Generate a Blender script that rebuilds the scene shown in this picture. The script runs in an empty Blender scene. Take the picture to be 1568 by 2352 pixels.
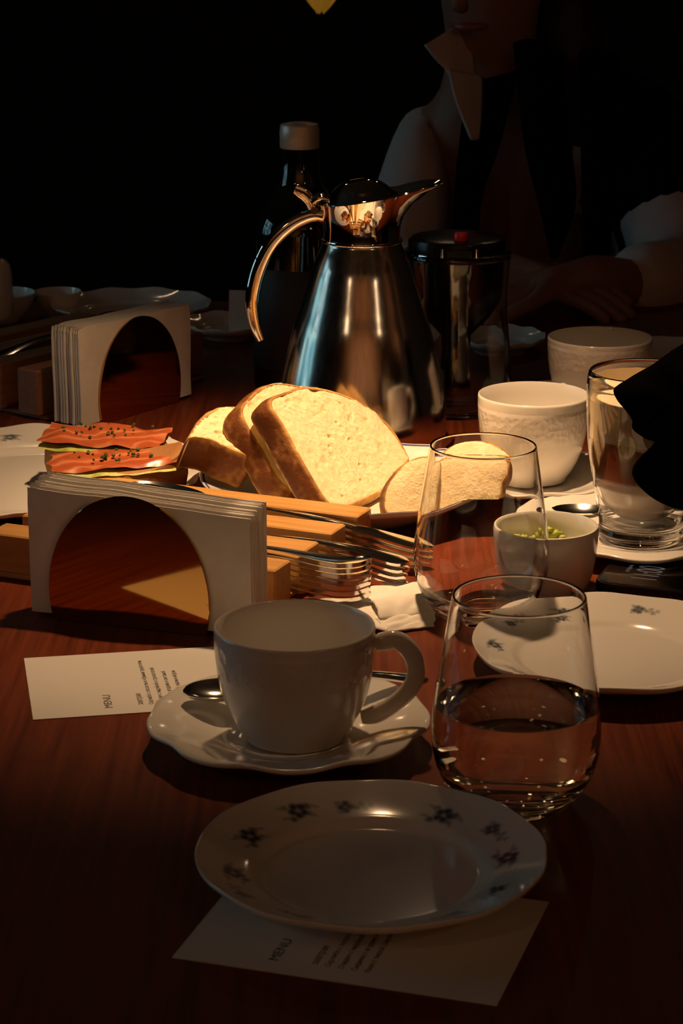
import bpy, math, random
from mathutils import Vector, Matrix, noise

random.seed(7)
sc = bpy.context.scene
COL = sc.collection
R = math.radians
pi = math.pi

# ------------------------------------------------------------------ camera
CAM_H, CAM_F, PITCH = 0.47, 5200.0, R(16.15)
cp, sp = math.cos(PITCH), math.sin(PITCH)
cam = bpy.data.cameras.new('camera')
cam.sensor_fit = 'VERTICAL'
cam.sensor_height = 36.0
cam.lens = CAM_F / 2352 * 36.0
cam.clip_start = 0.02
cam.dof.use_dof = True
cam.dof.focus_distance = 1.56
cam.dof.aperture_fstop = 30.0
camo = bpy.data.objects.new('camera', cam)
camo.location = (0, 0, CAM_H)
camo.rotation_euler = (pi / 2 - PITCH, 0, 0)
COL.objects.link(camo)
sc.camera = camo

# ------------------------------------------------------------------ world: dull evening sky, reaches the room only through the window
w = bpy.data.worlds.new('world')
sc.world = w
w.use_nodes = True
nt = w.node_tree
bg = nt.nodes['Background']
bg.inputs[1].default_value = 2.0
wtc = nt.nodes.new('ShaderNodeTexCoord'); wnz = nt.nodes.new('ShaderNodeTexNoise'); wrp = nt.nodes.new('ShaderNodeValToRGB')
wnz.inputs['Scale'].default_value = 9.0; wnz.inputs['Detail'].default_value = 3.0
we = wrp.color_ramp.elements          # overcast sky broken by trees
we[0].position = .36; we[0].color = (.05, .13, .15, 1)
we[1].position = .66; we[1].color = (.76, .90, 1.0, 1)
wx = we.new(.47); wx.color = (.06, .30, .42, 1)
wx = we.new(.55); wx.color = (.34, .66, .70, 1)
nt.links.new(wtc.outputs['Generated'], wnz.inputs['Vector']); nt.links.new(wnz.outputs['Fac'], wrp.inputs['Fac']); nt.links.new(wrp.outputs['Color'], bg.inputs[0])

# ------------------------------------------------------------------ lights
def lamp(name, kind, loc, energy, color, size=0.03, target=None, spot=None, blend=1.0):
    l = bpy.data.lights.new(name, kind)
    l.energy = energy
    l.color = color
    l.shadow_soft_size = size
    o = bpy.data.objects.new(name, l)
    o.location = loc
    if kind == 'SPOT':
        l.spot_size = R(spot)
        l.spot_blend = blend
        d = Vector(target) - Vector(loc)
        o.rotation_euler = d.to_track_quat('-Z', 'Y').to_euler()
    COL.objects.link(o)
    return o

lamp('table_spot', 'SPOT', (0.0, 1.57, 0.80), 18, (1.0, 0.60, 0.31), 0.018, (0.0, 1.555, 0), 68, 0.65)
lamp('table_spot', 'SPOT', (0.02, 1.60, 0.82), 36, (1.0, 0.60, 0.30), 0.018, (0.005, 1.60, 0), 42, 1.0)
for lx, ly, lz in ((-0.55, 3.7, 1.25), (0.5, 3.7, 1.25), (0.15, 4.3, 1.3)):
    lamp('ceiling_spot', 'POINT', (lx, ly, lz), 0.5, (1.0, 0.66, 0.38), 0.025)
for lx, lz in ((-0.9, 1.45), (0.1, 1.5), (1.0, 1.45)):     # unseen spots added to light the wall the jug reflects
    lamp('wall_fill_spot', 'SPOT', (lx, -0.80, lz - .5), 34, (1.0, 0.62, 0.34), 0.03, (lx, -1.8, 1.25), 120, 0.8)
lamp('wall_fill_spot', 'SPOT', (1.75, 0.5, 0.95), 16, (1.0, 0.62, 0.34), 0.03, (2.6, 0.5, 1.2), 120, 0.8)  # unseen spot added so the jug's right side mirrors a lit wall
for lx, ly, lz in ((-1.25, -0.55, 1.35), (1.45, -0.55, 1.32)):
    lamp('ceiling_spot', 'POINT', (lx, ly, lz), 2.2, (1.0, 0.66, 0.38), 0.09)

sc.view_settings.view_transform = 'Standard'
sc.view_settings.look = 'None'
sc.view_settings.gamma = 1.0
sc.view_settings.exposure = 0.0
sc.view_settings.use_curve_mapping = False
sc.cycles.max_bounces = 16
sc.cycles.transmission_bounces = 14
sc.cycles.glossy_bounces = 6

# ------------------------------------------------------------------ helpers: picture position -> place on a horizontal plane / at a depth
def on(px, py, z=0.0):
    u = (px - 784) / CAM_F; v = (py - 1176) / CAM_F
    t = (CAM_H - z) / (sp + v * cp)
    return Vector((t * u, t * (cp - v * sp), z))
def deep(px, py, Y):
    u = (px - 784) / CAM_F; v = (py - 1176) / CAM_F
    t = Y / (cp - v * sp)
    return Vector((t * u, Y, CAM_H - t * (sp + v * cp)))
def onto(px, py, p0, n):
    u = (px - 784) / CAM_F; v = (py - 1176) / CAM_F
    d = Vector((u, cp - v * sp, -(sp + v * cp)))
    o = Vector((0, 0, CAM_H))
    return o + d * ((Vector(p0) - o).dot(n) / d.dot(n))

# ------------------------------------------------------------------ materials
def mat(name, color, rough=0.5, metal=0.0, **k):
    m = bpy.data.materials.new(name)
    m.use_nodes = True
    b = m.node_tree.nodes['Principled BSDF']
    b.inputs['Base Color'].default_value = (*color, 1)
    b.inputs['Roughness'].default_value = rough
    b.inputs['Metallic'].default_value = metal
    if 'ior' in k: b.inputs['IOR'].default_value = k['ior']
    if 'trans' in k: b.inputs['Transmission Weight'].default_value = k['trans']
    if 'coat' in k: b.inputs['Coat Weight'].default_value = k['coat']; b.inputs['Coat Roughness'].default_value = 0.05
    if 'spec' in k: b.inputs['Specular IOR Level'].default_value = k['spec']
    if 'aniso' in k: b.inputs['Anisotropic'].default_value = k['aniso']
    if 'sheen' in k: b.inputs['Sheen Weight'].default_value = k['sheen']
    if 'sss' in k:
        b.inputs['Subsurface Weight'].default_value = k['sss']
        b.inputs['Subsurface Radius'].default_value = (0.006, 0.003, 0.0015)
        b.inputs['Subsurface Scale'].default_value = 1.0
    if 'emit' in k:
        b.inputs['Emission Color'].default_value = (*k['emit'][0], 1)
        b.inputs['Emission Strength'].default_value = k['emit'][1]
    return m
def N(m, t, **k):
    n = m.node_tree.nodes.new(t)
    for a, b in k.items(): setattr(n, a, b)
    return n
def L(m, a, b): m.node_tree.links.new(a, b)
def vary(m, c1, c2, scale=(20, 20, 20), detail=4.0, lo=0.35, hi=0.65, bump=0.0, dist=0.001, bscale=1.0, rough=None):
    """object-space noise between two colours, with fine bump"""
    b = m.node_tree.nodes['Principled BSDF']
    tc = N(m, 'ShaderNodeTexCoord'); mp = N(m, 'ShaderNodeMapping'); mp.inputs['Scale'].default_value = scale
    nz = N(m, 'ShaderNodeTexNoise'); nz.inputs['Scale'].default_value = 1.0; nz.inputs['Detail'].default_value = detail
    rp = N(m, 'ShaderNodeValToRGB')
    rp.color_ramp.elements[0].position = lo; rp.color_ramp.elements[0].color = (*c1, 1)
    rp.color_ramp.elements[1].position = hi; rp.color_ramp.elements[1].color = (*c2, 1)
    L(m, tc.outputs['Object'], mp.inputs['Vector']); L(m, mp.outputs['Vector'], nz.inputs['Vector'])
    L(m, nz.outputs['Fac'], rp.inputs['Fac']); L(m, rp.outputs['Color'], b.inputs['Base Color'])
    if bump:
        n2 = N(m, 'ShaderNodeTexNoise'); n2.inputs['Scale'].default_value = bscale; n2.inputs['Detail'].default_value = 5.0
        bp = N(m, 'ShaderNodeBump'); bp.inputs['Strength'].default_value = bump; bp.inputs['Distance'].default_value = dist
        L(m, mp.outputs['Vector'], n2.inputs['Vector']); L(m, n2.outputs['Fac'], bp.inputs['Height']); L(m, bp.outputs['Normal'], b.inputs['Normal'])
    if rough:
        mr = N(m, 'ShaderNodeMapRange'); mr.inputs['To Min'].default_value = rough[0]; mr.inputs['To Max'].default_value = rough[1]
        L(m, nz.outputs['Fac'], mr.inputs['Value']); L(m, mr.outputs['Result'], b.inputs['Roughness'])
    return rp

M = {}
M['table'] = mat('mahogany', (.2, .05, .02), .32, spec=.22)
vary(M['table'], (.10, .018, .005), (.20, .040, .012), (260, 9, 30), 6, .3, .7, .25, .0006, 1.5, (.38, .52))
M['oak'] = mat('oak', (.5, .25, .08), .45)
vary(M['oak'], (.44, .215, .055), (.58, .31, .095), (14, 190, 190), 4, .3, .7, .15, .0004, 1.0, (.38, .5))
M['dark_oak'] = mat('stained_oak', (.3, .1, .04), .45)
vary(M['dark_oak'], (.26, .10, .04), (.36, .15, .06), (14, 190, 190), 4, .3, .7, .15, .0004, 1.0)
M['porcelain'] = mat('porcelain', (.80, .77, .71), .12, coat=.3)
M['porcelain_rim'] = mat('blue_line_glaze', (.06, .09, .30), .12)
M['steel'] = mat('polished_steel', (.78, .75, .70), .035, 1.0)
M['brushed'] = mat('brushed_steel', (.62, .58, .53), .14, 1.0, aniso=.55)
vary(M['brushed'], (.56, .52, .47), (.66, .62, .57), (300, 300, 2), 3, .3, .7, .03, .0003, 1.0, (.10, .19))
M['cutlery'] = mat('silver', (.88, .88, .87), .12, 1.0)
M['gold'] = mat('brass_mirror', (.62, .36, .12), .06, 1.0)
M['goldline'] = mat('brass_edge', (.75, .45, .16), .25, 1.0)
M['black'] = mat('black_metal', (.01, .009, .008), .4)
M['napkin'] = mat('napkin_paper', (.80, .77, .70), .9, spec=.1)
vary(M['napkin'], (.76, .72, .65), (.83, .80, .73), (60, 60, 60), 3, .3, .7, .15, .0006, 20.0)
M['paper'] = mat('paper', (.78, .75, .69), .75, spec=.15)
M['ink'] = mat('ink', (.02, .018, .016), .8)
M['glass'] = mat('glass', (1, 1, 1), .0, trans=1.0, ior=1.47)
M['water'] = mat('water', (1.0, .93, .80), .0, trans=1.0, ior=1.333)
M['bottle'] = mat('dark_glass', (.006, .009, .008), .06, coat=.5)
M['cap'] = mat('silver_cap', (.66, .60, .52), .42, .5)
M['label'] = mat('bottle_label', (.02, .02, .022), .6)
M['blackpl'] = mat('black_plastic', (.004, .004, .004), .22, spec=.22)
M['red'] = mat('red_plastic', (.42, .01, .008), .25)
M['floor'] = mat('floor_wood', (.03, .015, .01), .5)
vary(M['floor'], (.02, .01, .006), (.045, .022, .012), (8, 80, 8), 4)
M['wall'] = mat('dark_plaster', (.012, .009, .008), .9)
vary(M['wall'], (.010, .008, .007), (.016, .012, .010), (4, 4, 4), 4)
M['panelling'] = mat('wood_panelling', (.2, .1, .05), .6)
vary(M['panelling'], (.13, .06, .03), (.26, .13, .065), (14, 14, 2), 4)
M['ceiling'] = mat('brown_ceiling', (.12, .08, .05), .8)
vary(M['ceiling'], (.10, .065, .04), (.14, .095, .06), (3, 3, 3), 4)
M['frame'] = mat('window_frame', (.02, .016, .013), .5)
M['pane'] = mat('window_glass', (1, 1, 1), 0, trans=1.0, ior=1.02)
M['shirt'] = mat('white_shirt', (.55, .53, .54), .85, spec=.2)
vary(M['shirt'], (.56, .49, .48), (.64, .56, .55), (30, 30, 30), 3, .3, .7, .2, .002, 4.0)
M['skin'] = mat('skin', (.30, .15, .10), .55)
M['hair'] = mat('dark_hair', (.006, .004, .003), .6)
vary(M['hair'], (.004, .003, .002), (.010, .006, .004), (160, 160, 6), 3, .3, .7, .5, .003, 1.0)
M['blackcloth'] = mat('black_cloth', (.004, .004, .004), .95, spec=0.0)
vary(M['blackcloth'], (.0014, .0013, .0013), (.003, .0026, .0026), (50, 50, 50), 3, .3, .7, .3, .002, 8.0)
M['trousers'] = mat('dark_trousers', (.01, .01, .012), .9)
M['eye'] = mat('eye_white', (.7, .68, .65), .2)
M['iris'] = mat('dark_iris', (.02, .01, .006), .15)
M['lips'] = mat('lips', (.28, .07, .06), .4)
M['salmon'] = mat('salmon', (.8, .22, .07), .28, sss=.15)
M['spread'] = mat('avocado_spread', (.42, .46, .07), .5)
vary(M['spread'], (.30, .36, .03), (.55, .58, .12), (200, 200, 200), 4)
M['chive'] = mat('chives', (.05, .11, .015), .5)
M['screen'] = mat('phone_glass', (.012, .008, .006), .10)
M['clock'] = mat('clock_digits', (.05, .05, .05), .5, emit=((.75, .72, .78), .055))
M['phone'] = mat('phone_metal', (.03, .028, .027), .3, .8)
M['yellow'] = mat('yellow_glow', (.6, .35, .03), .5, emit=((1.0, .46, .04), .13))  # glow added so the far yellow shape needs no light on it
M['foam'] = mat('milk_foam', (.78, .66, .46), .6)
M['coffee'] = mat('coffee', (.36, .15, .05), .25)
M['milk'] = mat('latte_milk', (.62, .42, .26), .3)

# salmon: pale fat lines
def salmon_nodes():
    m = M['salmon']; b = m.node_tree.nodes['Principled BSDF']
    tc = N(m, 'ShaderNodeTexCoord'); mp = N(m, 'ShaderNodeMapping'); mp.inputs['Rotation'].default_value = (0, 0, R(78)); mp.inputs['Scale'].default_value = (1, 1, 1)
    wv = N(m, 'ShaderNodeTexWave'); wv.inputs['Scale'].default_value = 24; wv.inputs['Distortion'].default_value = 7.0; wv.inputs['Detail'].default_value = 2; wv.inputs['Detail Scale'].default_value = 1.5
    rp = N(m, 'ShaderNodeValToRGB')
    e = rp.color_ramp.elements
    e[0].position = .0; e[0].color = (.38, .080, .026, 1); e[1].position = 1; e[1].color = (.54, .19, .08, 1)
    x = e.new(.75); x.color = (.43, .10, .032, 1)
    L(m, tc.outputs['Object'], mp.inputs['Vector']); L(m, mp.outputs['Vector'], wv.inputs['Vector'])
    L(m, wv.outputs['Fac'], rp.inputs['Fac']); L(m, rp.outputs['Color'], b.inputs['Base Color'])
salmon_nodes()

def attr_mat(name, rough, **k):
    m = mat(name, (.8, .8, .8), rough, **k)
    a = N(m, 'ShaderNodeVertexColor', layer_name='Col')
    L(m, a.outputs['Color'], m.node_tree.nodes['Principled BSDF'].inputs['Base Color'])
    return m
M['floral'] = attr_mat('floral_porcelain', .12, coat=.3)
M['crumb'] = attr_mat('bread_crumb', .9, sss=.25, spec=.1)
M['crust'] = attr_mat('bread_crust', .62, spec=.25)
for key, s, d in (('crumb', 620, .0012), ('crust', 300, .0016)):
    m = M[key]; tc = N(m, 'ShaderNodeTexCoord'); n2 = N(m, 'ShaderNodeTexNoise'); n2.inputs['Scale'].default_value = s; n2.inputs['Detail'].default_value = 6
    bp = N(m, 'ShaderNodeBump'); bp.inputs['Strength'].default_value = .5; bp.inputs['Distance'].default_value = d
    L(m, tc.outputs['Object'], n2.inputs['Vector']); L(m, n2.outputs['Fac'], bp.inputs['Height']); L(m, bp.outputs['Normal'], m.node_tree.nodes['Principled BSDF'].inputs['Normal'])

# embossed porcelain: a band of relief under the rim, faint leaves lower down
def embossed(name, z0, z1):
    m = mat(name, (.80, .77, .71), .14, coat=.3)
    b = m.node_tree.nodes['Principled BSDF']
    tc = N(m, 'ShaderNodeTexCoord'); sx = N(m, 'ShaderNodeSeparateXYZ'); L(m, tc.outputs['Object'], sx.inputs[0])
    at = N(m, 'ShaderNodeMath', operation='ARCTAN2'); L(m, sx.outputs['Y'], at.inputs[0]); L(m, sx.outputs['X'], at.inputs[1])
    sc_ = N(m, 'ShaderNodeMath', operation='MULTIPLY'); L(m, at.outputs[0], sc_.inputs[0]); sc_.inputs[1].default_value = .044
    cb = N(m, 'ShaderNodeCombineXYZ'); L(m, sc_.outputs[0], cb.inputs[0]); L(m, sx.outputs['Z'], cb.inputs[1])
    vo = N(m, 'ShaderNodeTexVoronoi'); vo.inputs['Scale'].default_value = 210; L(m, cb.outputs[0], vo.inputs['Vector'])
    nz = N(m, 'ShaderNodeTexNoise'); nz.inputs['Scale'].default_value = 150; nz.inputs['Detail'].default_value = 2; L(m, cb.outputs[0], nz.inputs['Vector'])
    mx = N(m, 'ShaderNodeMath', operation='ADD'); L(m, vo.outputs['Distance'], mx.inputs[0]); L(m, nz.outputs['Fac'], mx.inputs[1])
    mr = N(m, 'ShaderNodeMapRange'); mr.inputs['From Min'].default_value = z0; mr.inputs['From Max'].default_value = z0 + .008; L(m, sx.outputs['Z'], mr.inputs['Value'])
    m2 = N(m, 'ShaderNodeMapRange'); m2.inputs['From Min'].default_value = z1; m2.inputs['From Max'].default_value = z1 - .003; L(m, sx.outputs['Z'], m2.inputs['Value'])
    mm = N(m, 'ShaderNodeMath', operation='MULTIPLY'); L(m, mr.outputs[0], mm.inputs[0]); L(m, m2.outputs[0], mm.inputs[1])
    mh = N(m, 'ShaderNodeMath', operation='MULTIPLY'); L(m, mm.outputs[0], mh.inputs[0]); L(m, mx.outputs[0], mh.inputs[1])
    dt = N(m, 'ShaderNodeVectorMath', operation='DOT_PRODUCT'); L(m, tc.outputs['Object'], dt.inputs[0]); L(m, tc.outputs['Normal'], dt.inputs[1])
    sg = N(m, 'ShaderNodeMath', operation='GREATER_THAN'); L(m, dt.outputs['Value'], sg.inputs[0]); sg.inputs[1].default_value = .02
    mo = N(m, 'ShaderNodeMath', operation='MULTIPLY'); L(m, mh.outputs[0], mo.inputs[0]); L(m, sg.outputs[0], mo.inputs[1])
    bp = N(m, 'ShaderNodeBump'); bp.inputs['Strength'].default_value = .6; bp.inputs['Distance'].default_value = .0011
    L(m, mo.outputs[0], bp.inputs['Height']); L(m, bp.outputs['Normal'], b.inputs['Normal'])
    return m
M['embossed'] = embossed('embossed_porcelain', .034, .060)

# ------------------------------------------------------------------ objects
def link(o, parent=None):
    COL.objects.link(o)
    if parent is not None: o.parent = parent
    return o
def tag(o, label=None, cat=None, group=None, kind=None):
    if label: o['label'] = label
    if cat: o['category'] = cat
    if group: o['group'] = group
    if kind: o['kind'] = kind
    return o
def thing(name, label, cat, loc=(0, 0, 0), rz=0.0, group=None):
    o = bpy.data.objects.new(name, None)
    o.empty_display_size = .02
    o.location = loc; o.rotation_euler = (0, 0, rz)
    link(o)
    return tag(o, label, cat, group)
def obj(name, vf, m, parent=None, loc=None, rot=None, smooth=True, angle=50, colors=None):
    v, f = vf
    me = bpy.data.meshes.new(name)
    me.from_pydata([tuple(p) for p in v], [], f)
    me.update()
    if smooth:
        me.polygons.foreach_set('use_smooth', [True] * len(me.polygons))
        me.set_sharp_from_angle(angle=R(angle))
    if colors:
        a = me.color_attributes.new('Col', 'FLOAT_COLOR', 'POINT')
        a.data.foreach_set('color', [c for q in colors for c in (q[0], q[1], q[2], 1.0)])
    me.materials.append(m)
    o = bpy.data.objects.new(name, me)
    if loc is not None: o.location = loc
    if rot is not None: o.rotation_euler = rot
    return link(o, parent)
def dup(root, loc=None, rz=None, label=None):
    r = root.copy(); link(r)
    if loc is not None: r.location = loc
    if rz is not None: r.rotation_euler = (0, 0, rz)
    if label: r['label'] = label
    for ch in list(root.children):
        c = ch.copy(); link(c, r)
        for g in list(ch.children):
            d = g.copy(); link(d, c)
    return r
def join(*parts):
    V, F = [], []
    for v, f in parts:
        n = len(V); V += list(v); F += [tuple(i + n for i in q) for q in f]
    return V, F
def lathe(prof, n=64, mod=None, closed=False):
    V, F, rings = [], [], []
    for i, (r, z) in enumerate(prof):
        if r < 1e-6 and not closed:
            rings.append([len(V)]); V.append((0, 0, z)); continue
        ring = []
        for k in range(n):
            a = 2 * pi * k / n
            rr, zz = mod(a, r, z, i) if mod else (r, z)
            ring.append(len(V)); V.append((rr * math.cos(a), rr * math.sin(a), zz))
        rings.append(ring)
    pairs = list(zip(rings, rings[1:]))
    if closed: pairs.append((rings[-1], rings[0]))
    for A, B in pairs:
        for k in range(n):
            j = (k + 1) % n
            if len(A) == 1 and len(B) == 1: break
            if len(A) == 1: F.append((A[0], B[j], B[k]))
            elif len(B) == 1: F.append((A[k], A[j], B[0]))
            else: F.append((A[k], A[j], B[j], B[k]))
    return V, F
def spline(pts, per=8, closed=False):
    """Catmull-Rom through points of any dimension"""
    P = [tuple(p) for p in pts]; n = len(P); out = []
    rng = n if closed else n - 1
    for i in range(rng):
        if closed: a, b, c, d = P[i - 1], P[i], P[(i + 1) % n], P[(i + 2) % n]
        else: a, b, c, d = P[max(i - 1, 0)], P[i], P[i + 1], P[min(i + 2, n - 1)]
        for k in range(per):
            t = k / per; t2 = t * t; t3 = t2 * t
            out.append(tuple(.5 * (2 * q + (r - p) * t + (2 * p - 5 * q + 4 * r - s) * t2 + (3 * q - p - 3 * r + s) * t3) for p, q, r, s in zip(a, b, c, d)))
    if not closed: out.append(P[-1])
    return out
def tube(pts, n=12, flat=1.0, per=6, up=None, closed=False):
    """pts: (x,y,z,r) ; flat: ratio of the second half-axis"""
    S = spline(pts, per, closed)
    P = [Vector(s[:3]) for s in S]; rad = [s[3] for s in S]
    V, F = [], []
    prev = None
    for i, p in enumerate(P):
        t = (P[(i + 1) % len(P)] - P[i - 1]) if closed else (P[min(i + 1, len(P) - 1)] - P[max(i - 1, 0)])
        t.normalize()
        if up is not None: s = t.cross(Vector(up)); s.normalize()
        elif prev is None:
            s = t.cross(Vector((0, 0, 1)) if abs(t.z) < .9 else Vector((1, 0, 0))); s.normalize()
        else:
            s = prev - t * prev.dot(t); s.normalize()
        prev = s
        q = s.cross(t)
        for k in range(n):
            a = 2 * pi * k / n
            V.append(p + s * (rad[i] * math.cos(a)) + q * (rad[i] * flat * math.sin(a)))
    m = len(P)
    for i in range(m if closed else m - 1):
        A = i * n; B = ((i + 1) % m) * n
        for k in range(n):
            j = (k + 1) % n
            F.append((A + k, A + j, B + j, B + k))
    if not closed:
        F.append(tuple(range(n - 1, -1, -1))); F.append(tuple((m - 1) * n + k for k in range(n)))
    return V, F
def box(x0, x1, y0, y1, z0, z1, b=0.0):
    """box with chamfered edges"""
    if b <= 0:
        V = [(x, y, z) for z in (z0, z1) for y in (y0, y1) for x in (x0, x1)]
        return V, [(0, 2, 3, 1), (4, 5, 7, 6), (0, 1, 5, 4), (1, 3, 7, 5), (3, 2, 6, 7), (2, 0, 4, 6)]
    def ring(x0, x1, y0, y1, z, c):
        return [(x0 + c, y0, z), (x1 - c, y0, z), (x1, y0 + c, z), (x1, y1 - c, z), (x1 - c, y1, z), (x0 + c, y1, z), (x0, y1 - c, z), (x0, y0 + c, z)]
    V = ring(x0 + b, x1 - b, y0 + b, y1 - b, z0, b * .5) + ring(x0, x1, y0, y1, z0 + b, b) + ring(x0, x1, y0, y1, z1 - b, b) + ring(x0 + b, x1 - b, y0 + b, y1 - b, z1, b * .5)
    F = [tuple(range(7, -1, -1)), tuple(range(24, 32))]
    for l in range(3):
        for k in range(8):
            j = (k + 1) % 8
            F.append((l * 8 + k, l * 8 + j, l * 8 + 8 + j, l * 8 + 8 + k))
    return V, F
def xf(vf, loc=(0, 0, 0), rot=(0, 0, 0), s=1.0):
    from mathutils import Euler
    m = Matrix.Translation(loc) @ Euler(rot).to_matrix().to_4x4() @ Matrix.Scale(s, 4)
    return [m @ Vector(p) for p in vf[0]], vf[1]
def prism(poly, z0, z1, b=0.0):
    n = len(poly)
    cx = sum(p[0] for p in poly) / n; cy = sum(p[1] for p in poly) / n
    def inset(p):
        d = Vector((p[0] - cx, p[1] - cy)); l = d.length or 1
        return (p[0] - d.x / l * b, p[1] - d.y / l * b)
    lv = [([inset(p) for p in poly], z0), (poly, z0 + b), (poly, z1 - b), ([inset(p) for p in poly], z1)] if b else [(poly, z0), (poly, z1)]
    V = [(p[0], p[1], z) for q, z in lv for p in q]
    F = [tuple(range(n - 1, -1, -1)), tuple(range((len(lv) - 1) * n, len(lv) * n))]
    for l in range(len(lv) - 1):
        for k in range(n):
            j = (k + 1) % n
            F.append((l * n + k, l * n + j, l * n + n + j, l * n + n + k))
    return V, F
def text(body, m, parent, x, y, z, size, rz, squeeze=1.0, ext=.00004):
    c = bpy.data.curves.new('printed_text', 'FONT')
    c.body = body; c.size = size; c.extrude = ext
    c.materials.append(m)
    tmp = bpy.data.objects.new('tmp', c); COL.objects.link(tmp)
    dg = bpy.context.evaluated_depsgraph_get(); dg.update()
    me = bpy.data.meshes.new_from_object(tmp.evaluated_get(dg)); me.name = 'printed_text'
    bpy.data.objects.remove(tmp); bpy.data.curves.remove(c)
    o = bpy.data.objects.new('printed_text', me)
    o.location = (x, y, z); o.rotation_euler = (0, 0, rz); o.scale = (squeeze, 1, 1)
    return link(o, parent)

# ================================================================== setting
FZ = -0.75
def structure(name, vf, m, parent=None):
    o = obj(name, vf, m, parent, smooth=False)
    if parent is None: tag(o, kind='structure')
    return o
X0, X1, Y0, Y1, ZC = -2.8, 2.6, -1.8, 5.6, 1.95
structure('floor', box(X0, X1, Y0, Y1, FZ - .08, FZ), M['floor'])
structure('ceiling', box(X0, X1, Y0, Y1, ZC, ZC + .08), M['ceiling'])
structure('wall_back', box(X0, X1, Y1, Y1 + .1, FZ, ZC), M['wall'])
structure('wall_front', box(X0, X1, Y0 - .1, Y0, FZ, ZC), M['panelling'])
structure('wall_right', box(X1, X1 + .1, Y0, Y1, FZ, ZC), M['panelling'])
WY0, WY1, WZ0, WZ1 = 1.35, 2.75, .05, 1.35
structure('wall_left', join(box(X0 - .1, X0, Y0, WY0, FZ, ZC), box(X0 - .1, X0, WY1, Y1, FZ, ZC),
          box(X0 - .1, X0, WY0, WY1, FZ, WZ0), box(X0 - .1, X0, WY0, WY1, WZ1, ZC)), M['wall'])
win = thing('window_1', None, None, (X0 - .05, (WY0 + WY1) / 2, WZ0)); tag(win, kind='structure')
hw, hh = (WY1 - WY0) / 2, WZ1 - WZ0
structure('window_frame', join(box(-.03, .03, -hw, -hw + .06, 0, hh), box(-.03, .03, hw - .06, hw, 0, hh), box(-.03, .03, -hw + .06, hw - .06, 0, .06), box(-.03, .03, -hw + .06, hw - .06, hh - .06, hh)), M['frame'], win)
for k in range(1, 5):
    y = -hw + .06 + (2 * hw - .12) * k / 5
    structure('mullion', box(-.025, .025, y - .03, y + .03, .06, hh - .06), M['frame'], win)
structure('transom', box(-.022, .022, -hw + .06, hw - .06, hh * .6 - .02, hh * .6 + .02), M['frame'], win)
structure('pane', box(-.003, .003, -hw + .06, hw - .06, .06, hh - .06), M['pane'], win)

# ================================================================== table
TX, TYa, TYb, TT = .47, .40, 2.46, .035
tb = thing('dining_table', 'large reddish-brown wooden dining table that everything is laid on', 'table', (0, (TYa + TYb) / 2, FZ))
th = -FZ
hy = (TYb - TYa) / 2
obj('tabletop', box(-TX, TX, -hy, hy, th - TT, th, .004), M['table'], tb, smooth=False)
for sx in (-1, 1):
    for sy in (-1, 1):
        x, y = sx * (TX - .07), sy * (hy - .08)
        obj('leg', box(x - .035, x + .035, y - .035, y + .035, 0, th - TT, .004), M['table'], tb, smooth=False)
obj('apron', join(box(-TX + .09, TX - .09, -hy + .06, -hy + .085, th - TT - .09, th - TT), box(-TX + .09, TX - .09, hy - .085, hy - .06, th - TT - .09, th - TT),
                  box(-TX + .055, -TX + .08, -hy + .12, hy - .12, th - TT - .09, th - TT), box(TX - .08, TX - .055, -hy + .12, hy - .12, th - TT - .09, th - TT)), M['table'], tb, smooth=False)

# ================================================================== plates with printed sprigs
def sprig_color(u, wv, kind, seed):
    """u radial, wv along the rim, metres; returns ink amount"""
    a = 0.0
    def dot(x, y, r, s=1.0):
        d = math.hypot(u - x, wv - y) / r
        return s * max(0.0, min(1.0, (1.35 - d) / .75))
    def stroke(x0, y0, x1, y1, r, s=.8):
        px, py = u - x0, wv - y0; dx, dy = x1 - x0, y1 - y0
        t = max(0, min(1, (px * dx + py * dy) / (dx * dx + dy * dy)))
        d = math.hypot(px - t * dx, py - t * dy) / (r * (1.1 - .5 * t))
        return s * max(0.0, min(1.0, (1.35 - d) / .75))
    mm = .001
    if kind == 0:
        for k in range(5):
            t = 2 * pi * k / 5 + seed
            a = max(a, dot(2.6 * mm * math.cos(t), 2.6 * mm * math.sin(t), 2.0 * mm, .95))
        a = max(a, dot(-3.9 * mm, 4.2 * mm, 1.7 * mm, .8), dot(1.4 * mm, -4.6 * mm, 1.9 * mm, .75), dot(3.4 * mm, 4.8 * mm, 1.3 * mm, .6), dot(-3.2 * mm, -4.0 * mm, 1.3 * mm, .6))
        for x0, y0, x1, y1 in ((2, 4, 4, 8.5), (-3, 4, -2, 9), (2, -5, 0, -9), (-2, -4, -5, -6)):
            a = max(a, stroke(x0 * mm, y0 * mm, x1 * mm, y1 * mm, 1.0 * mm, .42))
    else:
        for k in range(4):
            t = 2 * pi * k / 4 + seed
            a = max(a, dot(1.9 * mm * math.cos(t), 3 * mm + 1.9 * mm * math.sin(t), 1.8 * mm, .9))
        for x, y, r, q in ((-.5, -1.5, 1.4, .65), (1.4, -3.6, 1.3, .55), (-1.6, -5.2, 1.4, .6), (.8, -7.4, 1.2, .45), (2.5, 6.3, 1.2, .5), (-2.8, 5.6, 1.1, .5)):
            a = max(a, dot(x * mm, y * mm, r * mm, q))
        a = max(a, stroke(0, 1 * mm, -.4 * mm, -8.5 * mm, .7 * mm, .45))
    return a
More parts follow.
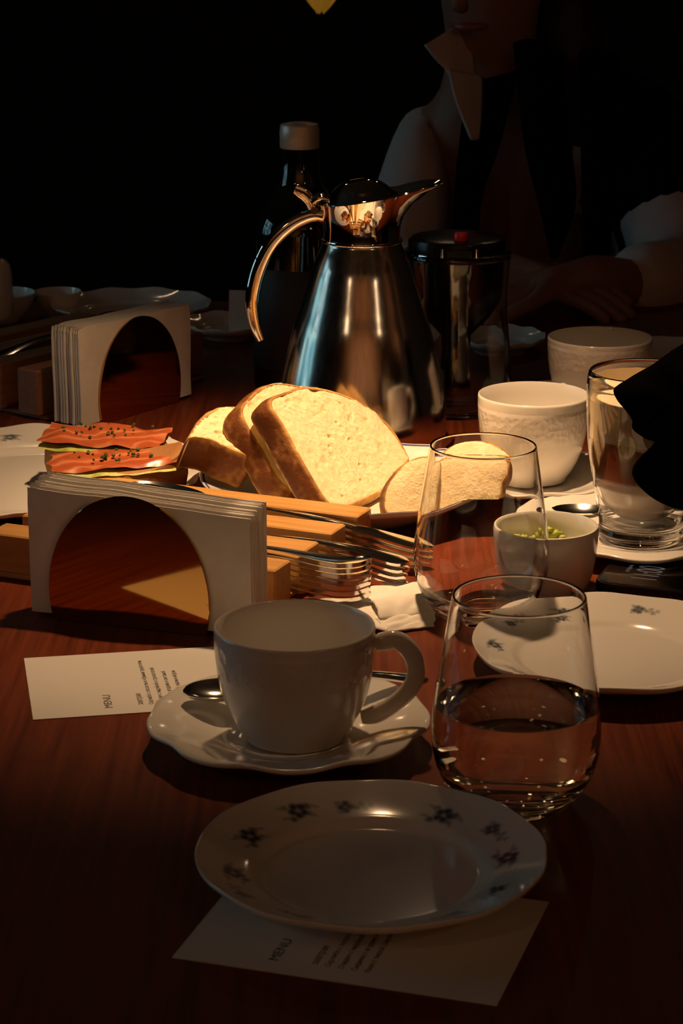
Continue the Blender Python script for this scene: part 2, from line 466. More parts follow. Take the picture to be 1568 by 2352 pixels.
def plate_mesh(rad, h, lobes, amp, sprigs, foot=.55, n=300, rings=None, rc=.83):
    """shallow plate: flat centre, curved well, broad rim; thickness 3 mm"""
    w0, w1 = .60, .70
    def zt(s):
        if s < w0: return .0045 + .0008 * (s / w0) ** 2
        if s < w1:
            t = (s - w0) / (w1 - w0); t = t * t * (3 - 2 * t)
            return .0053 + (h * .50 - .0053) * t
        t = (s - w1) / (1 - w1)
        return h * .50 + h * .50 * (t * .75 + .25 * t * t)
    top = [0, .15, .3, .42, .5, .56, .59, .61, .63, .65, .67, .69, .71] + [.71 + .285 * k / 34 for k in range(1, 35)]
    prof = [(s * rad, zt(s)) for s in top]
    nt_ = len(prof)
    prof += [(rad, zt(1) - .0005), (rad * .999, zt(1) - .0016), (rad * .985, zt(.985) - .003)]
    for s in (.92, .84, .76, .70, .66, .62): prof.append((s * rad, max(zt(s) - .0035, .0012)))
    prof += [(foot * rad + .003, .0012), (foot * rad + .002, 0), (foot * rad - .001, 0), (foot * rad - .002, .0015), (0, .0015)]
    def mod(a, r, z, i):
        s = r / rad
        k = max(0, (s - .72) / .28)
        c = abs(math.sin(a * lobes / 2 + .4)) ** .7
        return r * (1 - amp * k * k * (1 - c)), z + k * k * amp * .05 * math.sin(a * lobes + 1.0)
    V, F = lathe(prof, n, mod)
    C = []
    base, ink = (.80, .77, .71), (.03, .05, .085)
    for x, y, z in V:
        r = math.hypot(x, y); am = 0
        if r > rad * .66 and z > .004:
            a = math.atan2(y, x)
            for ang, kind, dr in sprigs:
                d = (a - ang + pi) % (2 * pi) - pi
                if abs(d) * r < .0145:
                    am = max(am, sprig_color((r - rc * rad - dr) / 1.22, d * r / 1.22, kind, ang * 3.7))
        C.append(tuple(b * (1 - am) + q * am for b, q in zip(base, ink)))
    return V, F, C
def sprig_ring(n, start, seed):
    rr = random.Random(seed)
    return [(start + 2 * pi * k / n + rr.uniform(-.05, .05), k % 2, rr.uniform(-.003, .003)) for k in range(n)]
def floral_plate(label, loc, rad, h, lobes, amp, sprigs, rz=0.0, name='plate', group=None):
    v, f, c = plate_mesh(rad, h, lobes, amp, sprigs)
    o = obj(name, (v, f), M['floral'], None, loc, (0, 0, rz), colors=c, angle=70)
    return tag(o, label, 'plate', group)

near_sprigs = []
for x, y, k in ((685, 1850, 0), (812, 1842, 1), (1010, 1862, 0), (1138, 1900, 1), (1160, 1953, 0), (1128, 2030, 1), (1030, 2088, 1), (680, 2086, 1), (552, 2040, 1), (538, 1988, 0), (588, 1907, 0)):
    p = on(x, y, .016) - Vector((.014, .985, 0))
    near_sprigs.append((math.atan2(p.y, p.x), k, min(.004, max(-.004, math.hypot(p.x, p.y) - .83 * .083))))
floral_plate('shaded white side plate with blue sprigs lying on a printed card, nearest the viewer', (.014, .985, .0005), .0835, .019, 10, .008, near_sprigs)
floral_plate('white side plate with blue sprigs standing beside the dark phone', (.162, 1.289, .0), .088, .018, 10, .012, sprig_ring(10, .35, 3), .2)
floral_plate('wide white dinner plate with wavy edge holding the salmon toasts', (-.238, 1.69, .0), .135, .018, 14, .025, sprig_ring(12, .5, 5), .3)

# ================================================================== saucers
def saucer_mesh(rad, h, lobes=9, amp=.05, n=288):
    prof = [(0, .004), (.3 * rad, .004), (.40 * rad, .0042), (.43 * rad, .0058), (.47 * rad, .006), (.52 * rad, .0068), (.6 * rad, .0088), (.7 * rad, .0115), (.8 * rad, .0138), (.88 * rad, .0155), (.95 * rad, h), (.985 * rad, h + .0005), (rad, h), (rad, h - .0015),
            (.97 * rad, h - .0032), (.88 * rad, .0118), (.75 * rad, .0085), (.6 * rad, .005), (.5 * rad, .0022), (.46 * rad, 0), (.42 * rad, 0), (.40 * rad, .0018), (0, .0018)]
    def mod(a, r, z, i):
        s = r / rad
        k = max(0, (s - .55) / .45)
        q = (a * lobes / (2 * pi)) % 1.0
        c = abs(math.cos(pi * q))             # points where lobes meet
        lobe = 1 - c ** 3 * .75 - .25 * (abs(math.cos(2 * pi * q)) if .25 < q < .75 else 0) * .6
        return r * (1 - amp * k * k * (1 - lobe)), z + k * k * .0008 * math.cos(2 * pi * q * 1.0)
    return lathe(prof, n, mod)
def saucer(label, loc, rad=.078, h=.0165, rz=0.0, group=None):
    o = obj('saucer', saucer_mesh(rad, h), M['porcelain'], None, loc, (0, 0, rz), angle=70)
    return tag(o, label, 'saucer', group)
saucer('white wavy-edged saucer under the shaded empty coffee cup with a spoon', (-.029, 1.164, 0), .0785, rz=.25)
saucer('white saucer under the cream cup behind the empty tumbler', (.149, 1.682, 0), .072, rz=.6)
saucer('white wavy saucer with a spoon under the tall latte glass', (.212, 1.548, 0), .090, .014, rz=.1)
saucer('dim white saucer under the cup standing furthest back', (.222, 1.93, 0), .074, rz=.9)

# ================================================================== cups
def cup_mesh(r, h):
    o = [(0, .003), (.55 * r, .003), (.56 * r, 0), (.62 * r, 0), (.64 * r, .003), (.73 * r, .12 * h), (.82 * r, .24 * h), (.90 * r, .38 * h), (.955 * r, .54 * h), (.985 * r, .72 * h), (.998 * r, .88 * h), (1.0 * r, .975 * h), (.993 * r, h), (.975 * r, h + .0003),
         (.958 * r, .985 * h), (.95 * r, .88 * h), (.935 * r, .70 * h), (.90 * r, .52 * h), (.84 * r, .36 * h), (.75 * r, .22 * h), (.6 * r, .12 * h), (.3 * r, .09 * h), (0, .085 * h)]
    return lathe(o, 96)
def handle_mesh(r, h):
    z = h
    pts = [(.995 * r, 0, .845 * z, .0028), (1.09 * r, 0, .875 * z, .0036), (1.28 * r, 0, .89 * z, .0036), (1.45 * r, 0, .78 * z, .0036), (1.51 * r, 0, .61 * z, .0034), (1.42 * r, 0, .45 * z, .0034), (1.22 * r, 0, .31 * z, .0034), (1.00 * r, 0, .215 * z, .0036), (.835 * r, 0, .185 * z, .0026)]
    return tube(pts, 14, 1.45, 6)
def cup(label, loc, r, h, rz, group=None):
    t = thing('coffee_cup', label, 'cup', loc, rz, group)
    obj('bowl', cup_mesh(r, h), M['embossed'], t, angle=60)
    obj('handle', handle_mesh(r, h), M['porcelain'], t, angle=80)
    return t
cup('empty white coffee cup in shade standing on a wavy saucer beside the menu card', (-.0255, 1.163, .0055), .0440, .0640, R(-6))
cup('warmly lit cream cup with embossed band behind the empty tumbler', (.148, 1.70, .0055), .0430, .0670, R(60))
cup('dim white embossed cup standing furthest back beside the latte glass', (.2245, 1.93, .0055), .0455, .0640, R(75))

# ================================================================== tumblers
def tumbler_mesh():
    o = [(0, .001), (.018, .0008), (.0225, 0), (.0262, .0008), (.0300, .004), (.0355, .0105), (.0402, .0195), (.0428, .030), (.0434, .040), (.0428, .051), (.0410, .066), (.0386, .082), (.0360, .098), (.0342, .1095), (.0337, .1123), (.0331, .1128), (.0325, .1121),
         (.0330, .1090), (.0348, .098), (.0374, .082), (.0398, .066), (.0416, .051), (.0422, .040), (.0416, .031), (.0392, .0215), (.0345, .0145), (.028, .0105), (.018, .0085), (0, .0080)]
    s = spline(o, 3)
    s = [(max(0, a), b) for a, b in s]
    s[0] = (0, .001); s[-1] = (0, .0080)
    return lathe(s, 96)
tum = tumbler_mesh()
g2 = tag(obj('tumbler', tum, M['glass'], None, (.0895, 1.385, .0002), angle=80), 'empty clear stemless tumbler in front of the bread plate', 'glass')
g1 = thing('tumbler', 'clear stemless tumbler half full of water behind the nearest plate', 'glass', (.0895, 1.083, .0002))
obj('glass_body', tum, M['glass'], g1, angle=80)
wl = .0545
wp = [(0, .0081), (.018, .0086), (.028, .0106), (.0345, .0147), (.0393, .0217), (.0417, .0312), (.0423, .040), (.0417, .051), (.0411, wl + .0008), (.0403, wl + .0001), (.038, wl - .0002), (.0, wl - .0003)]
wp = [(max(0, r + .0002 if r > 0 else 0), z - (.0003 if z < .02 else 0)) for r, z in wp]
obj('water', lathe(wp, 96), M['water'], g1, angle=60)

# ================================================================== teaspoon / cutlery
def spoon_mesh(length, bl, bw, depth, hw0=.0018, hw1=.0062, arch=.006, th=.0012):
    """bowl tip at x=0, handle runs to +x"""
    V, F = [], []
    sec = []
    nb = 18
    for i in range(nb + 1):
        t = i / nb; x = bl * t
        w = bw * math.sqrt(max(0, 1 - (2 * t - 1) ** 2)) * (1 - .12 * t) if t < .97 else bw * .24
        w = max(w, .0012 if t < .5 else hw0)
        sec.append((x, w, depth * math.sin(pi * min(1, t)) ** .8, arch * .2 * t))
    nh = 26
    for i in range(1, nh + 1):
        t = i / nh; x = bl + (length - bl) * t
        w = hw0 + (hw1 - hw0) * max(0, (t - .15) / .85) ** 1.3
        if t > .9: w *= math.sqrt(max(.04, 1 - ((t - .9) / .1) ** 2))
        z = arch * (.2 + math.sin(pi * min(1, t * 1.05)) * .9) - arch * .5 * t
        sec.append((x, w, 0.0, z))
    m = 9
    for x, w, d, z in sec:
        for k in range(m):
            s = -1 + 2 * k / (m - 1)
            V.append((x, w * s, z - d * (1 - s * s) + (.0006 * (1 - s * s) if d == 0 else 0) + th))
        for k in range(m):
            s = 1 - 2 * k / (m - 1)
            V.append((x, w * s * .97, z - d * (1 - s * s)))
    q = 2 * m
    for i in range(len(sec) - 1):
        for k in range(q):
            j = (k + 1) % q
            F.append((i * q + k, i * q + j, (i + 1) * q + j, (i + 1) * q + k))
    F.append(tuple(range(q - 1, -1, -1))); F.append(tuple((len(sec) - 1) * q + k for k in range(q)))
    return V, F
def spoon_at(label, a, b, zoff, mesh, length, roll=0.0, name='teaspoon', group=None):
    a, b = Vector(a), Vector(b)
    d = b - a
    o = obj(name, mesh, M['cutlery'], None, a, None, angle=70)
    o.rotation_euler = (roll, -math.atan2(d.z, math.hypot(d.x, d.y)), math.atan2(d.y, d.x))
    return tag(o, label, 'spoon', group)
tsp = spoon_mesh(.140, .042, .0135, .006)
spoon_at('silver teaspoon lying across the saucer behind the shaded cup', on(420, 1592, .0205), on(1008, 1556, .0205), 0, tsp, .14, R(6))
spoon_at('silver teaspoon lying on the saucer beside the latte glass', (.1515, 1.566, .0185), (.288, 1.535, .019), 0, tsp, .14)

# ================================================================== cutlery organizer
def organizer(label, loc, rz, length, bar_h, m, nbar=4, wbar=.025, gap=.02):
    t = thing('cutlery_organizer', label, 'organizer', loc, rz)
    tot = nbar * wbar + (nbar - 1) * gap
    obj('base_board', box(.006, length - .004, -wbar, tot - wbar, 0, .004, .001), m, t, smooth=False)
    for k in range(nbar):
        y = k * (wbar + gap)
        obj('bar', box(0, length, y - wbar, y, .004, bar_h, .0009), m, t, smooth=False)
    return t
ORG_L, ORG_A = (-.0328, 1.4035, 0.0002), math.atan2(.399, -.917)
# local x runs away from the handle ends, local y must run to the back: mirror through the angle
org = thing('cutlery_organizer', 'light oak cutlery block of four bars holding stacked forks and spoons', 'organizer', ORG_L, ORG_A)
lo = .215
obj('base_board', box(.006, lo - .004, -.135, .025, 0, .004, .001), M['oak'], org, smooth=False)
for k in range(4):
    y = -k * .045
    obj('bar', box(0, lo, y, y + .025, .004, .031, .0010), M['oak'], org, smooth=False)
ax = Vector((math.cos(ORG_A), math.sin(ORG_A), 0)); qx = Vector((math.sin(ORG_A), -math.cos(ORG_A), 0))
def fork_mesh(length=.2):
    """handle end at x=0, tines at x=length; broad fiddle handle"""
    sec = []
    n = 40
    for i in range(n + 1):
        t = i / n; x = length * t
        if t < .05: w = .0098 * math.sqrt(max(.03, 1 - ((.05 - t) / .05) ** 2))
        elif t < .45:
            s = (t - .05) / .4; w = .0098 + (.0030 - .0098) * (s * s * (3 - 2 * s)) ** .8
        elif t < .66: w = .0030
        elif t < .76:
            s = (t - .66) / .1; w = .003 + .009 * s * s * (3 - 2 * s)
        else: w = .012
        z = .0055 * (1 - min(1, t / .22)) ** 2 + .004 * math.sin(pi * min(1, max(0, (t - .1) / .65))) - .0025 * max(0, math.sin(pi * (t - .7) / .3) if t > .7 else 0)
        sec.append((x, w, z))
    body = [s for s in sec if s[0] <= length * .80]
    m = 7; V, F = [], []
    for x, w, z in body:
        for k in range(m):
            s = -1 + 2 * k / (m - 1)
            rim = .0005 if abs(s) > .8 else 0
            V.append((x, w * s, z + .0021 + rim - (.0006 * (1 - s * s) if x < length * .4 else 0)))
        for k in range(m):
            s = 1 - 2 * k / (m - 1)
            V.append((x, w * s, z - .0003 * (1 - s * s)))
    q = 2 * m
    for i in range(len(body) - 1):
        for k in range(q):
            j = (k + 1) % q
            F.append((i * q + k, i * q + j, (i + 1) * q + j, (i + 1) * q + k))
    F.append(tuple(range(q - 1, -1, -1))); F.append(tuple((len(body) - 1) * q + k for k in range(q)))
    parts = [(V, F)]
    z0 = body[-1][2]
    for k in range(4):
        y = -.0098 + k * .0065
        parts.append(tube([(length * .79, y, z0 + .001, .0019), (length * .88, y, z0 + .000, .0014), (length * .95, y, z0 + .002, .0012), (length, y, z0 + .0045, .0007)], 6, .6, 3))
    return join(*parts)
fm = fork_mesh(.195)
ksp = spoon_mesh(.236, .066, .0200, .009, .003, .0102, .004, .0018)
ksp = ([(.236 - x, -y, z) for x, y, z in ksp[0]], ksp[1])
def stack(kind, mesh, n, slot, prot, z0, step, cat, labels, group, jitter=.0006, tilt=0.0):
    me0 = None
    base = Vector(ORG_L) + qx * (slot * .045 + .010)
    for i in range(n):
        p = base - ax * (prot + random.uniform(-1, 1) * jitter * 1.5) + Vector((0, 0, z0 + i * step)) + qx * random.uniform(-jitter, jitter)
        if me0 is None:
            o = obj(kind, mesh, M['cutlery'], None, p, (0, 0, ORG_A), angle=60); me0 = o
        else:
            o = me0.copy(); o.location = p; link(o)
        o.rotation_euler = (0, tilt, ORG_A + random.uniform(-.006, .006))
        tag(o, labels(i), cat, group)
ordn = ['lowest', 'second lowest', 'third from below', 'middle', 'third from the top', 'second from the top', 'topmost']
stack('fork', fm, 7, 0, .052, .0046, .00385, 'fork', lambda i: 'silver fork, %s of seven in the slot nearest the white napkins' % ordn[i], 'forks in the nearest slot')
dsp = spoon_mesh(.165, .046, .0150, .007, .003, .0102, .004, .0018)
dsp = ([(.165 - x, -y, z) for x, y, z in dsp[0]], dsp[1])
stack('spoon', dsp, 4, 1, .060, .0070, .0046, 'spoon', lambda i: 'silver dessert spoon, %s of four in the middle slot' % ['lowest', 'second lowest', 'second from the top', 'topmost'][i], 'dessert spoons in the middle slot', tilt=R(-1.5))
stack('spoon', ksp, 4, 2, .057, .0050, .0043, 'spoon', lambda i: 'large spoon, %s of four in the slot beside the bread plate' % ['lowest', 'second lowest', 'second from the top', 'topmost'][i], 'large spoons in the far slot', tilt=R(-4.3))
# second block at the back left
ob2 = on(112, 985, 0)
a2 = R(52)
org2 = thing('cutlery_organizer', 'dark reddish wooden cutlery block behind the far napkin holder', 'organizer', (-.262, 1.905, .0002), a2)
obj('base_board', box(.006, .211, -.005, .134, 0, .004, .001), M['dark_oak'], org2, smooth=False)
for k in range(4):
    y = k * .045
    obj('bar', box(0, .215, y, y + .025, .004, .044, .001), M['dark_oak'], org2, smooth=False)
s2 = obj('spoon', spoon_mesh(.195, .06, .0185, .008, .003, .0098, .004, .0018), M['cutlery'], None, (-.205, 2.125, .050), (0, R(3), a2 + pi + R(4)), angle=60)
tag(s2, 'dim silver spoon lying on the dark cutlery block behind the far napkins', 'spoon')

# ================================================================== napkin holders
def disc_poly(a=.055, b=.066, zc=.020, n=56):
    pts = []
    t0 = -math.asin(min(1, zc / b))
    for k in range(n + 1):
        t = t0 + (pi - 2 * t0) * k / n
        pts.append((a * math.cos(t), zc + b * math.sin(t)))
    return pts
def upright(poly, y0, y1):
    V, F = prism(poly, y0, y1)
    return [(x, z, y) for x, y, z in [(p[0], p[1], p[2]) for p in V]], F
def upright_plate(poly, y0, y1, b=.0003):
    V, F = prism(poly, y0, y1, b)
    return [(x, yy, z) for (x, z, yy) in V], [tuple(reversed(f)) for f in F]
def napkin_mesh(seed, wd=.142, ht=.080, th=.0020, lean=.0, sag=0.004):
    """folded napkin standing upright: x width, z height, y thickness; two soft leaves joined at a fold"""
    rr = random.Random(seed)
    nx, nz = 22, 8
    V, F = [], []
    o1, o2 = seed // 100 + rr.uniform(0, .12), rr.uniform(-.0012, .0012)
    def pt(i, j, side):
        u = i / nx; v = j / nz
        x = (u - .5) * wd; z = v * ht
        e = max(abs(u - .5) * 2, 0)
        yb = .0012 * noise.noise((u * 3 + o1, v * 2, 0)) + lean * v * v
        fl = 1.0 - .75 * max(0, (v - .9) / .1) - .5 * max(0, (e - .96) / .04)
        y = yb + side * th / 2 * fl
        z += -sag * u * v + .0012 * noise.noise((u * 4 + o1, 5, 0)) * v
        if u > .9: y += side * .0006
        return (x + o2, y, z)
    for side in (-1, 1):
        for j in range(nz + 1):
            for i in range(nx + 1): V.append(pt(i, j, side))
    W = nx + 1; B = W * (nz + 1)
    for j in range(nz):
        for i in range(nx):
            a = j * W + i
            F.append((a, a + 1, a + W + 1, a + W)); F.append((B + a + 1, B + a, B + a + W, B + a + W + 1))
    for i in range(nx):
        F.append((i + 1, i, B + i, B + i + 1)); a = nz * W + i; F.append((a, a + 1, B + a + 1, B + a))
    for j in range(nz):
        a = j * W; F.append((a, a + W, B + a + W, B + a)); a = j * W + nx; F.append((a + W, a, B + a, B + a + W))
    return V, F
def holder(label, loc, rz, n, wd, ht, depth, nlabel, ngroup, seed, lift, xoff=0.0):
    t = thing('napkin_holder', label, 'napkin holder', loc, rz)
    obj('base_plate', box(-.052, .052, -.002, depth + .002, 0, .0025, .0005), M['gold'], t, smooth=False)
    obj('disc', upright_plate(disc_poly(), -.0022, 0), M['gold'], t, angle=30)
    obj('disc', upright_plate(disc_poly(), depth, depth + .0022), M['gold'], t, angle=30)
    m = Matrix.Translation(loc) @ Matrix.Rotation(rz, 4, 'Z')
    step = (depth - .0012) / n
    for i in range(n):
        y = .0006 + step * (i + .5)
        rr = random.Random(seed * 50 + i)
        f = i / (n - 1)
        p = m @ Vector((xoff + rr.uniform(-.0012, .0012), y, .0028))
        vf = napkin_mesh(seed * 100 + i, wd + rr.uniform(-.0015, .0015), ht + lift * f + rr.uniform(-.0008, .0008), step * .93, sag=.007 if lift else .002)
        o = obj('napkin', vf, M['napkin'], None, p, (0, 0, rz), angle=60)
        tag(o, nlabel(i, n), 'napkin', ngroup)
    return t
ORDW = ['first', 'second', 'third', 'fourth', 'fifth', 'sixth', 'seventh']
def nth(i, n):
    if i < n / 2: return ORDW[i] + ' behind the front disc'
    return ORDW[n - 1 - i] + ' ahead of the rear disc'
h1 = on(299, 1440, 0)
holder('round mirrored brass napkin holder full of white napkins beside the menu card', (h1.x, h1.y, .0002), R(-18.4), 14, .150, .083, .030,
       lambda i, n: 'white folded napkin, %s of the holder beside the menu' % nth(i, n), 'napkins in the near holder', 3, .003, .006)
h2 = on(322, 948, 0)
holder('dim round brass napkin holder full of white napkins behind the salmon plate', (h2.x, h2.y, .0002), R(55), 12, .150, .084, .034,
       lambda i, n: 'dim folded napkin, %s of the holder behind the salmon plate' % nth(i, n), 'napkins in the far holder', 4, 0.0, .0)

# ================================================================== menu cards
def card(label, loc, rz, wd, dp, lines):
    t = thing('menu_card', label, 'menu card', loc, rz)
    sh = obj('sheet', box(0, wd, 0, dp, 0, .0004), M['paper'], t, smooth=False)
    for s, x, y, size, sq in lines: text(s, M['ink'], sh, x, y, .00045, size, R(90), sq)
    return t
LINES = [('MENU', .0460, .0100, .0066, 1.2), ('завтрак', .0638, .0122, .0050, 1.0),
         ('Скрэмбл с лососем и чёрным трюфелем', .0697, .0118, .0038, .98), ('Сэндвич с индейкой и страчателлой', .0758, .0118, .0038, .90),
         ('Сырники с ягодами и сметаной', .0820, .0118, .0038, .92), ('Каша с тыквой, сыром и мёдом', .0879, .0118, .0038, .92)]
c1 = on(76, 1655, 0)
card('white menu card lying flat beside the saucer, headed MENU', (c1.x, c1.y, .0002), R(10.5), .148, .104, LINES)
c2 = on(395, 2200, 0)
card('shaded white menu card lying under the nearest plate', (c2.x, c2.y, -.0001 + .0001), R(-17.3), .148, .104, LINES)

# ================================================================== crumpled napkin on the table
def crumple():
    V, F = [], []
    def quad(c, z, bulge, seed, nx=26, ny=18, amp=.0016):
        A, B, C_, D = [on(x, y, q) for (x, y), q in zip(c, z)]
        b = len(V)
        for j in range(ny + 1):
            for i in range(nx + 1):
                u, v = i / nx, j / ny
                p = (A * (1 - u) + B * u) * (1 - v) + (D * (1 - u) + C_ * u) * v
                e = min(1, min(u, 1 - u, v, 1 - v) * 8)
                p.z += bulge * math.sin(pi * v) ** .7 + amp * (abs(noise.noise((u * 2.2 + v * 1.5 + seed, v * 1.6, seed))) * 2 + .5 * noise.noise((u * 6, v * 5, seed))) * (.3 + .7 * e)
                p.x += .0012 * noise.noise((v * 5, seed, 1)); p.y += .0012 * noise.noise((u * 5, seed, 2))
                V.append(p - Vector((.022, 1.385, 0)))
        W = nx + 1
        for j in range(ny):
            for i in range(nx):
                a = b + j * W + i; F.append((a, a + W, a + W + 1, a + 1))
    quad(((835, 1352), (962, 1340), (992, 1392), (800, 1402)), (.004, .005, .004, .003), .002, 1.3)
    quad(((690, 1380), (860, 1372), (890, 1452), (745, 1425)), (.0015, .004, .003, .001), .002, 5.1)
    quad(((850, 1388), (976, 1370), (996, 1412), (872, 1428)), (.006, .007, .005, .005), .0055, 2.2, amp=.0012)
    quad(((862, 1424), (998, 1406), (997, 1440), (884, 1455)), (.0055, .0055, .001, .001), .001, 7.7, amp=.001)
    return V, F
cn = obj('crumpled_napkin', crumple(), M['napkin'], None, (.022, 1.385, .0), angle=35)
sol = cn.modifiers.new('thick', 'SOLIDIFY'); sol.thickness = .0009; sol.offset = 1
tag(cn, 'used white paper napkin crumpled on the table in front of the forks', 'napkin')

# ================================================================== bread plate and bread
BPX, BPY = .004, 1.632
def bread_plate():
    rad, h = .110, .026
    prof = [(0, .005), (.45 * rad, .005), (.56 * rad, .0056), (.66 * rad, .009), (.76 * rad, .0150), (.86 * rad, .0205), (.94 * rad, .0242), (.985 * rad, h), (.997 * rad, h + .0003), (rad, h - .001), (.985 * rad, h - .003), (.9 * rad, .0190), (.78 * rad, .0115), (.66 * rad, .0040), (.60 * rad, .0015), (.57 * rad, 0), (.53 * rad, 0), (.51 * rad, .0018), (0, .0018)]
    def mod(a, r, z, i):
        k = max(0, (r / rad - .7) / .3)
        return r * (1 + .012 * k * math.sin(9 * a)), z + .0012 * k * math.sin(9 * a + .6)
    t = thing('bread_plate', 'shallow white bread plate with a blue line round its rim', 'plate', (BPX, BPY, 0))
    obj('dish', lathe(prof, 180, mod), M['porcelain'], t, angle=70)
    ln = lathe([(.966 * rad, .02545), (.972 * rad, .0258), (.982 * rad, .02625), (.982 * rad, .0257), (.972 * rad, .0253)], 180, mod, closed=True)
    obj('blue_line', ln, M['porcelain_rim'], t, angle=70)
    return t
bread_plate()

def resample(poly, n):
    L_ = [0.0]
    P = poly + [poly[0]]
    for a, b in zip(P, P[1:]): L_.append(L_[-1] + (b - a).length)
    out, k = [], 0
    for i in range(n):
        d = L_[-1] * i / n
        while L_[k + 1] < d: k += 1
        t = (d - L_[k]) / max(1e-9, L_[k + 1] - L_[k])
        out.append(P[k].lerp(P[k + 1], t))
    return out
def bread(label, pix, p0, nrm, thick, bake_dir, seed, name='bread_slice', round_=.10, pits=26, rough=1.0, light=.25):
    """a slice: its cut face is outlined at its own plane in space, the loaf's thickness lies behind it"""
    nrm = Vector(nrm).normalized()
    pts = [onto(x, y, p0, nrm) for x, y in pix]
    S = [Vector(s) for s in spline(pts, 6, True)]
    S = resample(S, 264)
    c = sum(S, Vector()) / len(S)
    e1 = nrm.cross(Vector((0, 0, 1))).normalized(); e2 = nrm.cross(e1).normalized()
    rr = random.Random(seed)
    size = max((s - c).length for s in S)
    pit = []
    for k in range(pits):
        a, d = rr.uniform(0, 2 * pi), size * math.sqrt(rr.random()) * .8
        pit.append((d * math.cos(a), d * math.sin(a), rr.choice((.0012, .0016, .0022, .0030, .0042)) * rr.uniform(.8, 1.1), rr.uniform(-.5, .5), rr.uniform(.0006, .0017)))
    n = len(S); K = 66
    crV, crC = [], []
    def crumb_pt(p, s, back=False):
        d = p - c; u, v = d.dot(e1), d.dot(e2)
        q = Vector((u * 260, v * 260, seed)); q2 = Vector((u * 70, v * 70, seed + 3))
        h = rough * (.0010 * noise.noise(q2) + .00065 * noise.noise(q) + .0004 * noise.noise(q * 2.7))
        dk = 0
        for x, y, r, a, dp in pit:
            du, dv = u - x, v - y
            uu = (du * math.cos(a) + dv * math.sin(a)) / 1.7; vv = -du * math.sin(a) + dv * math.cos(a)
            g = math.hypot(uu, vv) / r
            if g < 1: h -= dp * (1 - g * g); dk = max(dk, 1 - g * g)
        edge = max(0, (s - .9) / .1)
        h -= .0004 * edge * edge
        h = h * min(1, .25 + s / .16) + (1 - rough) * .006 * (1 - s ** 3)
        col = Vector((.86, .72, .45)) + Vector((.05, .06, .07)) * noise.noise(q2 * 1.3) + Vector((.03, .05, .07)) * noise.noise(q * .9)
        col = col.lerp(Vector((.78, .56, .25)), .5 * dk + .55 * edge ** 2)  # pit shade painted into the crumb colour; browner towards the crust
        return h, col
    # crumb: front rings, then back rings
    rings = []
    for side in (0, 1):
        off = -nrm * (thick * side + (.0004 if side == 0 else -.0004))
        for k in (range(K + 1) if side == 0 else range(K, -1, -11)):
            s = k / K
            if k == 0:
                h, col = crumb_pt(c, 0); rings.append([len(crV)]); crV.append(c + off + nrm * (h if side == 0 else -h)); crC.append(col); continue
            ring = []
            for i in range(n):
                p = c + (S[i] - c) * (s * .9985)
                h, col = crumb_pt(p, s)
                ring.append(len(crV)); crV.append(p + off + nrm * (h if side == 0 else -h)); crC.append(col)
            rings.append(ring)
    crF = []
    for A, B in zip(rings, rings[1:]):
        for i in range(n):
            j = (i + 1) % n
            if len(A) == 1: crF.append((A[0], B[j], B[i]))
            elif len(B) == 1: crF.append((A[i], A[j], B[0]))
            else: crF.append((A[i], A[j], B[j], B[i]))
    # crust: a band round the slice with its own thickness
    cuV, cuC, cuF = [], [], []
    J = 14
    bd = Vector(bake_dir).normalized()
    for layer in (0, 1):
        for j in range(J + 1):
            t = j / J
            for i in range(n):
                p = S[i]; d = p - c
                out = d.normalized()
                bul = (.0026 * math.sin(pi * t) ** .6 if layer == 0 else -.0016)
                q = p * 38 + Vector((0, 0, seed)) + nrm * t * thick * 38
                wr = .0013 * noise.noise(q) + .0006 * noise.noise(q * 3.3)
                if layer: wr = 0
                cuV.append(p - nrm * (thick * (t * .97 + .015)) + out * (bul + wr))
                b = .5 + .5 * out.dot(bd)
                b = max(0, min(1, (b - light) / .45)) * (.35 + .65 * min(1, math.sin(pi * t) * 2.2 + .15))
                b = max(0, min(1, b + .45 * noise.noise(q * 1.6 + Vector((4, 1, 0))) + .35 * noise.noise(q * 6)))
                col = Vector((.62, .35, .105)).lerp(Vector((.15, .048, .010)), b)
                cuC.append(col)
    def id_(l, j, i): return l * (J + 1) * n + j * n + i % n
    for i in range(n):
        for j in range(J):
            cuF.append((id_(0, j, i), id_(0, j, i + 1), id_(0, j + 1, i + 1), id_(0, j + 1, i)))
            cuF.append((id_(1, j, i + 1), id_(1, j, i), id_(1, j + 1, i), id_(1, j + 1, i + 1)))
        cuF.append((id_(1, 0, i), id_(1, 0, i + 1), id_(0, 0, i + 1), id_(0, 0, i)))
        cuF.append((id_(0, J, i), id_(0, J, i + 1), id_(1, J, i + 1), id_(1, J, i)))
    # orientation check, keep everything above the dish
    base = Vector((c.x, c.y, 0))
    def fin(V):
        out = []
        for p in V:
            r = math.hypot(p.x - BPX, p.y - BPY) / .110
            zf = .0062 if r < .56 else (.0062 + (r - .56) / .44 * .0215 if r < 1 else .0275)
            out.append(Vector((p.x, p.y, max(p.z, zf))) - base)
        return out
    t = thing(name, label, 'bread', base)
    flip = (S[1] - S[0]).cross(S[0] - c).dot(nrm) > 0
    if flip: crF = [tuple(reversed(f)) for f in crF]; 
    else: cuF = [tuple(reversed(f)) for f in cuF]
    obj('crumb', (fin(crV), crF), M['crumb'], t, angle=180, colors=crC)
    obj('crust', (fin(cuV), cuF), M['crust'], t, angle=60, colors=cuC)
    return t
NC = Vector((.70, -.30, .65)).normalized()
PC = on(757, 1157, .022)
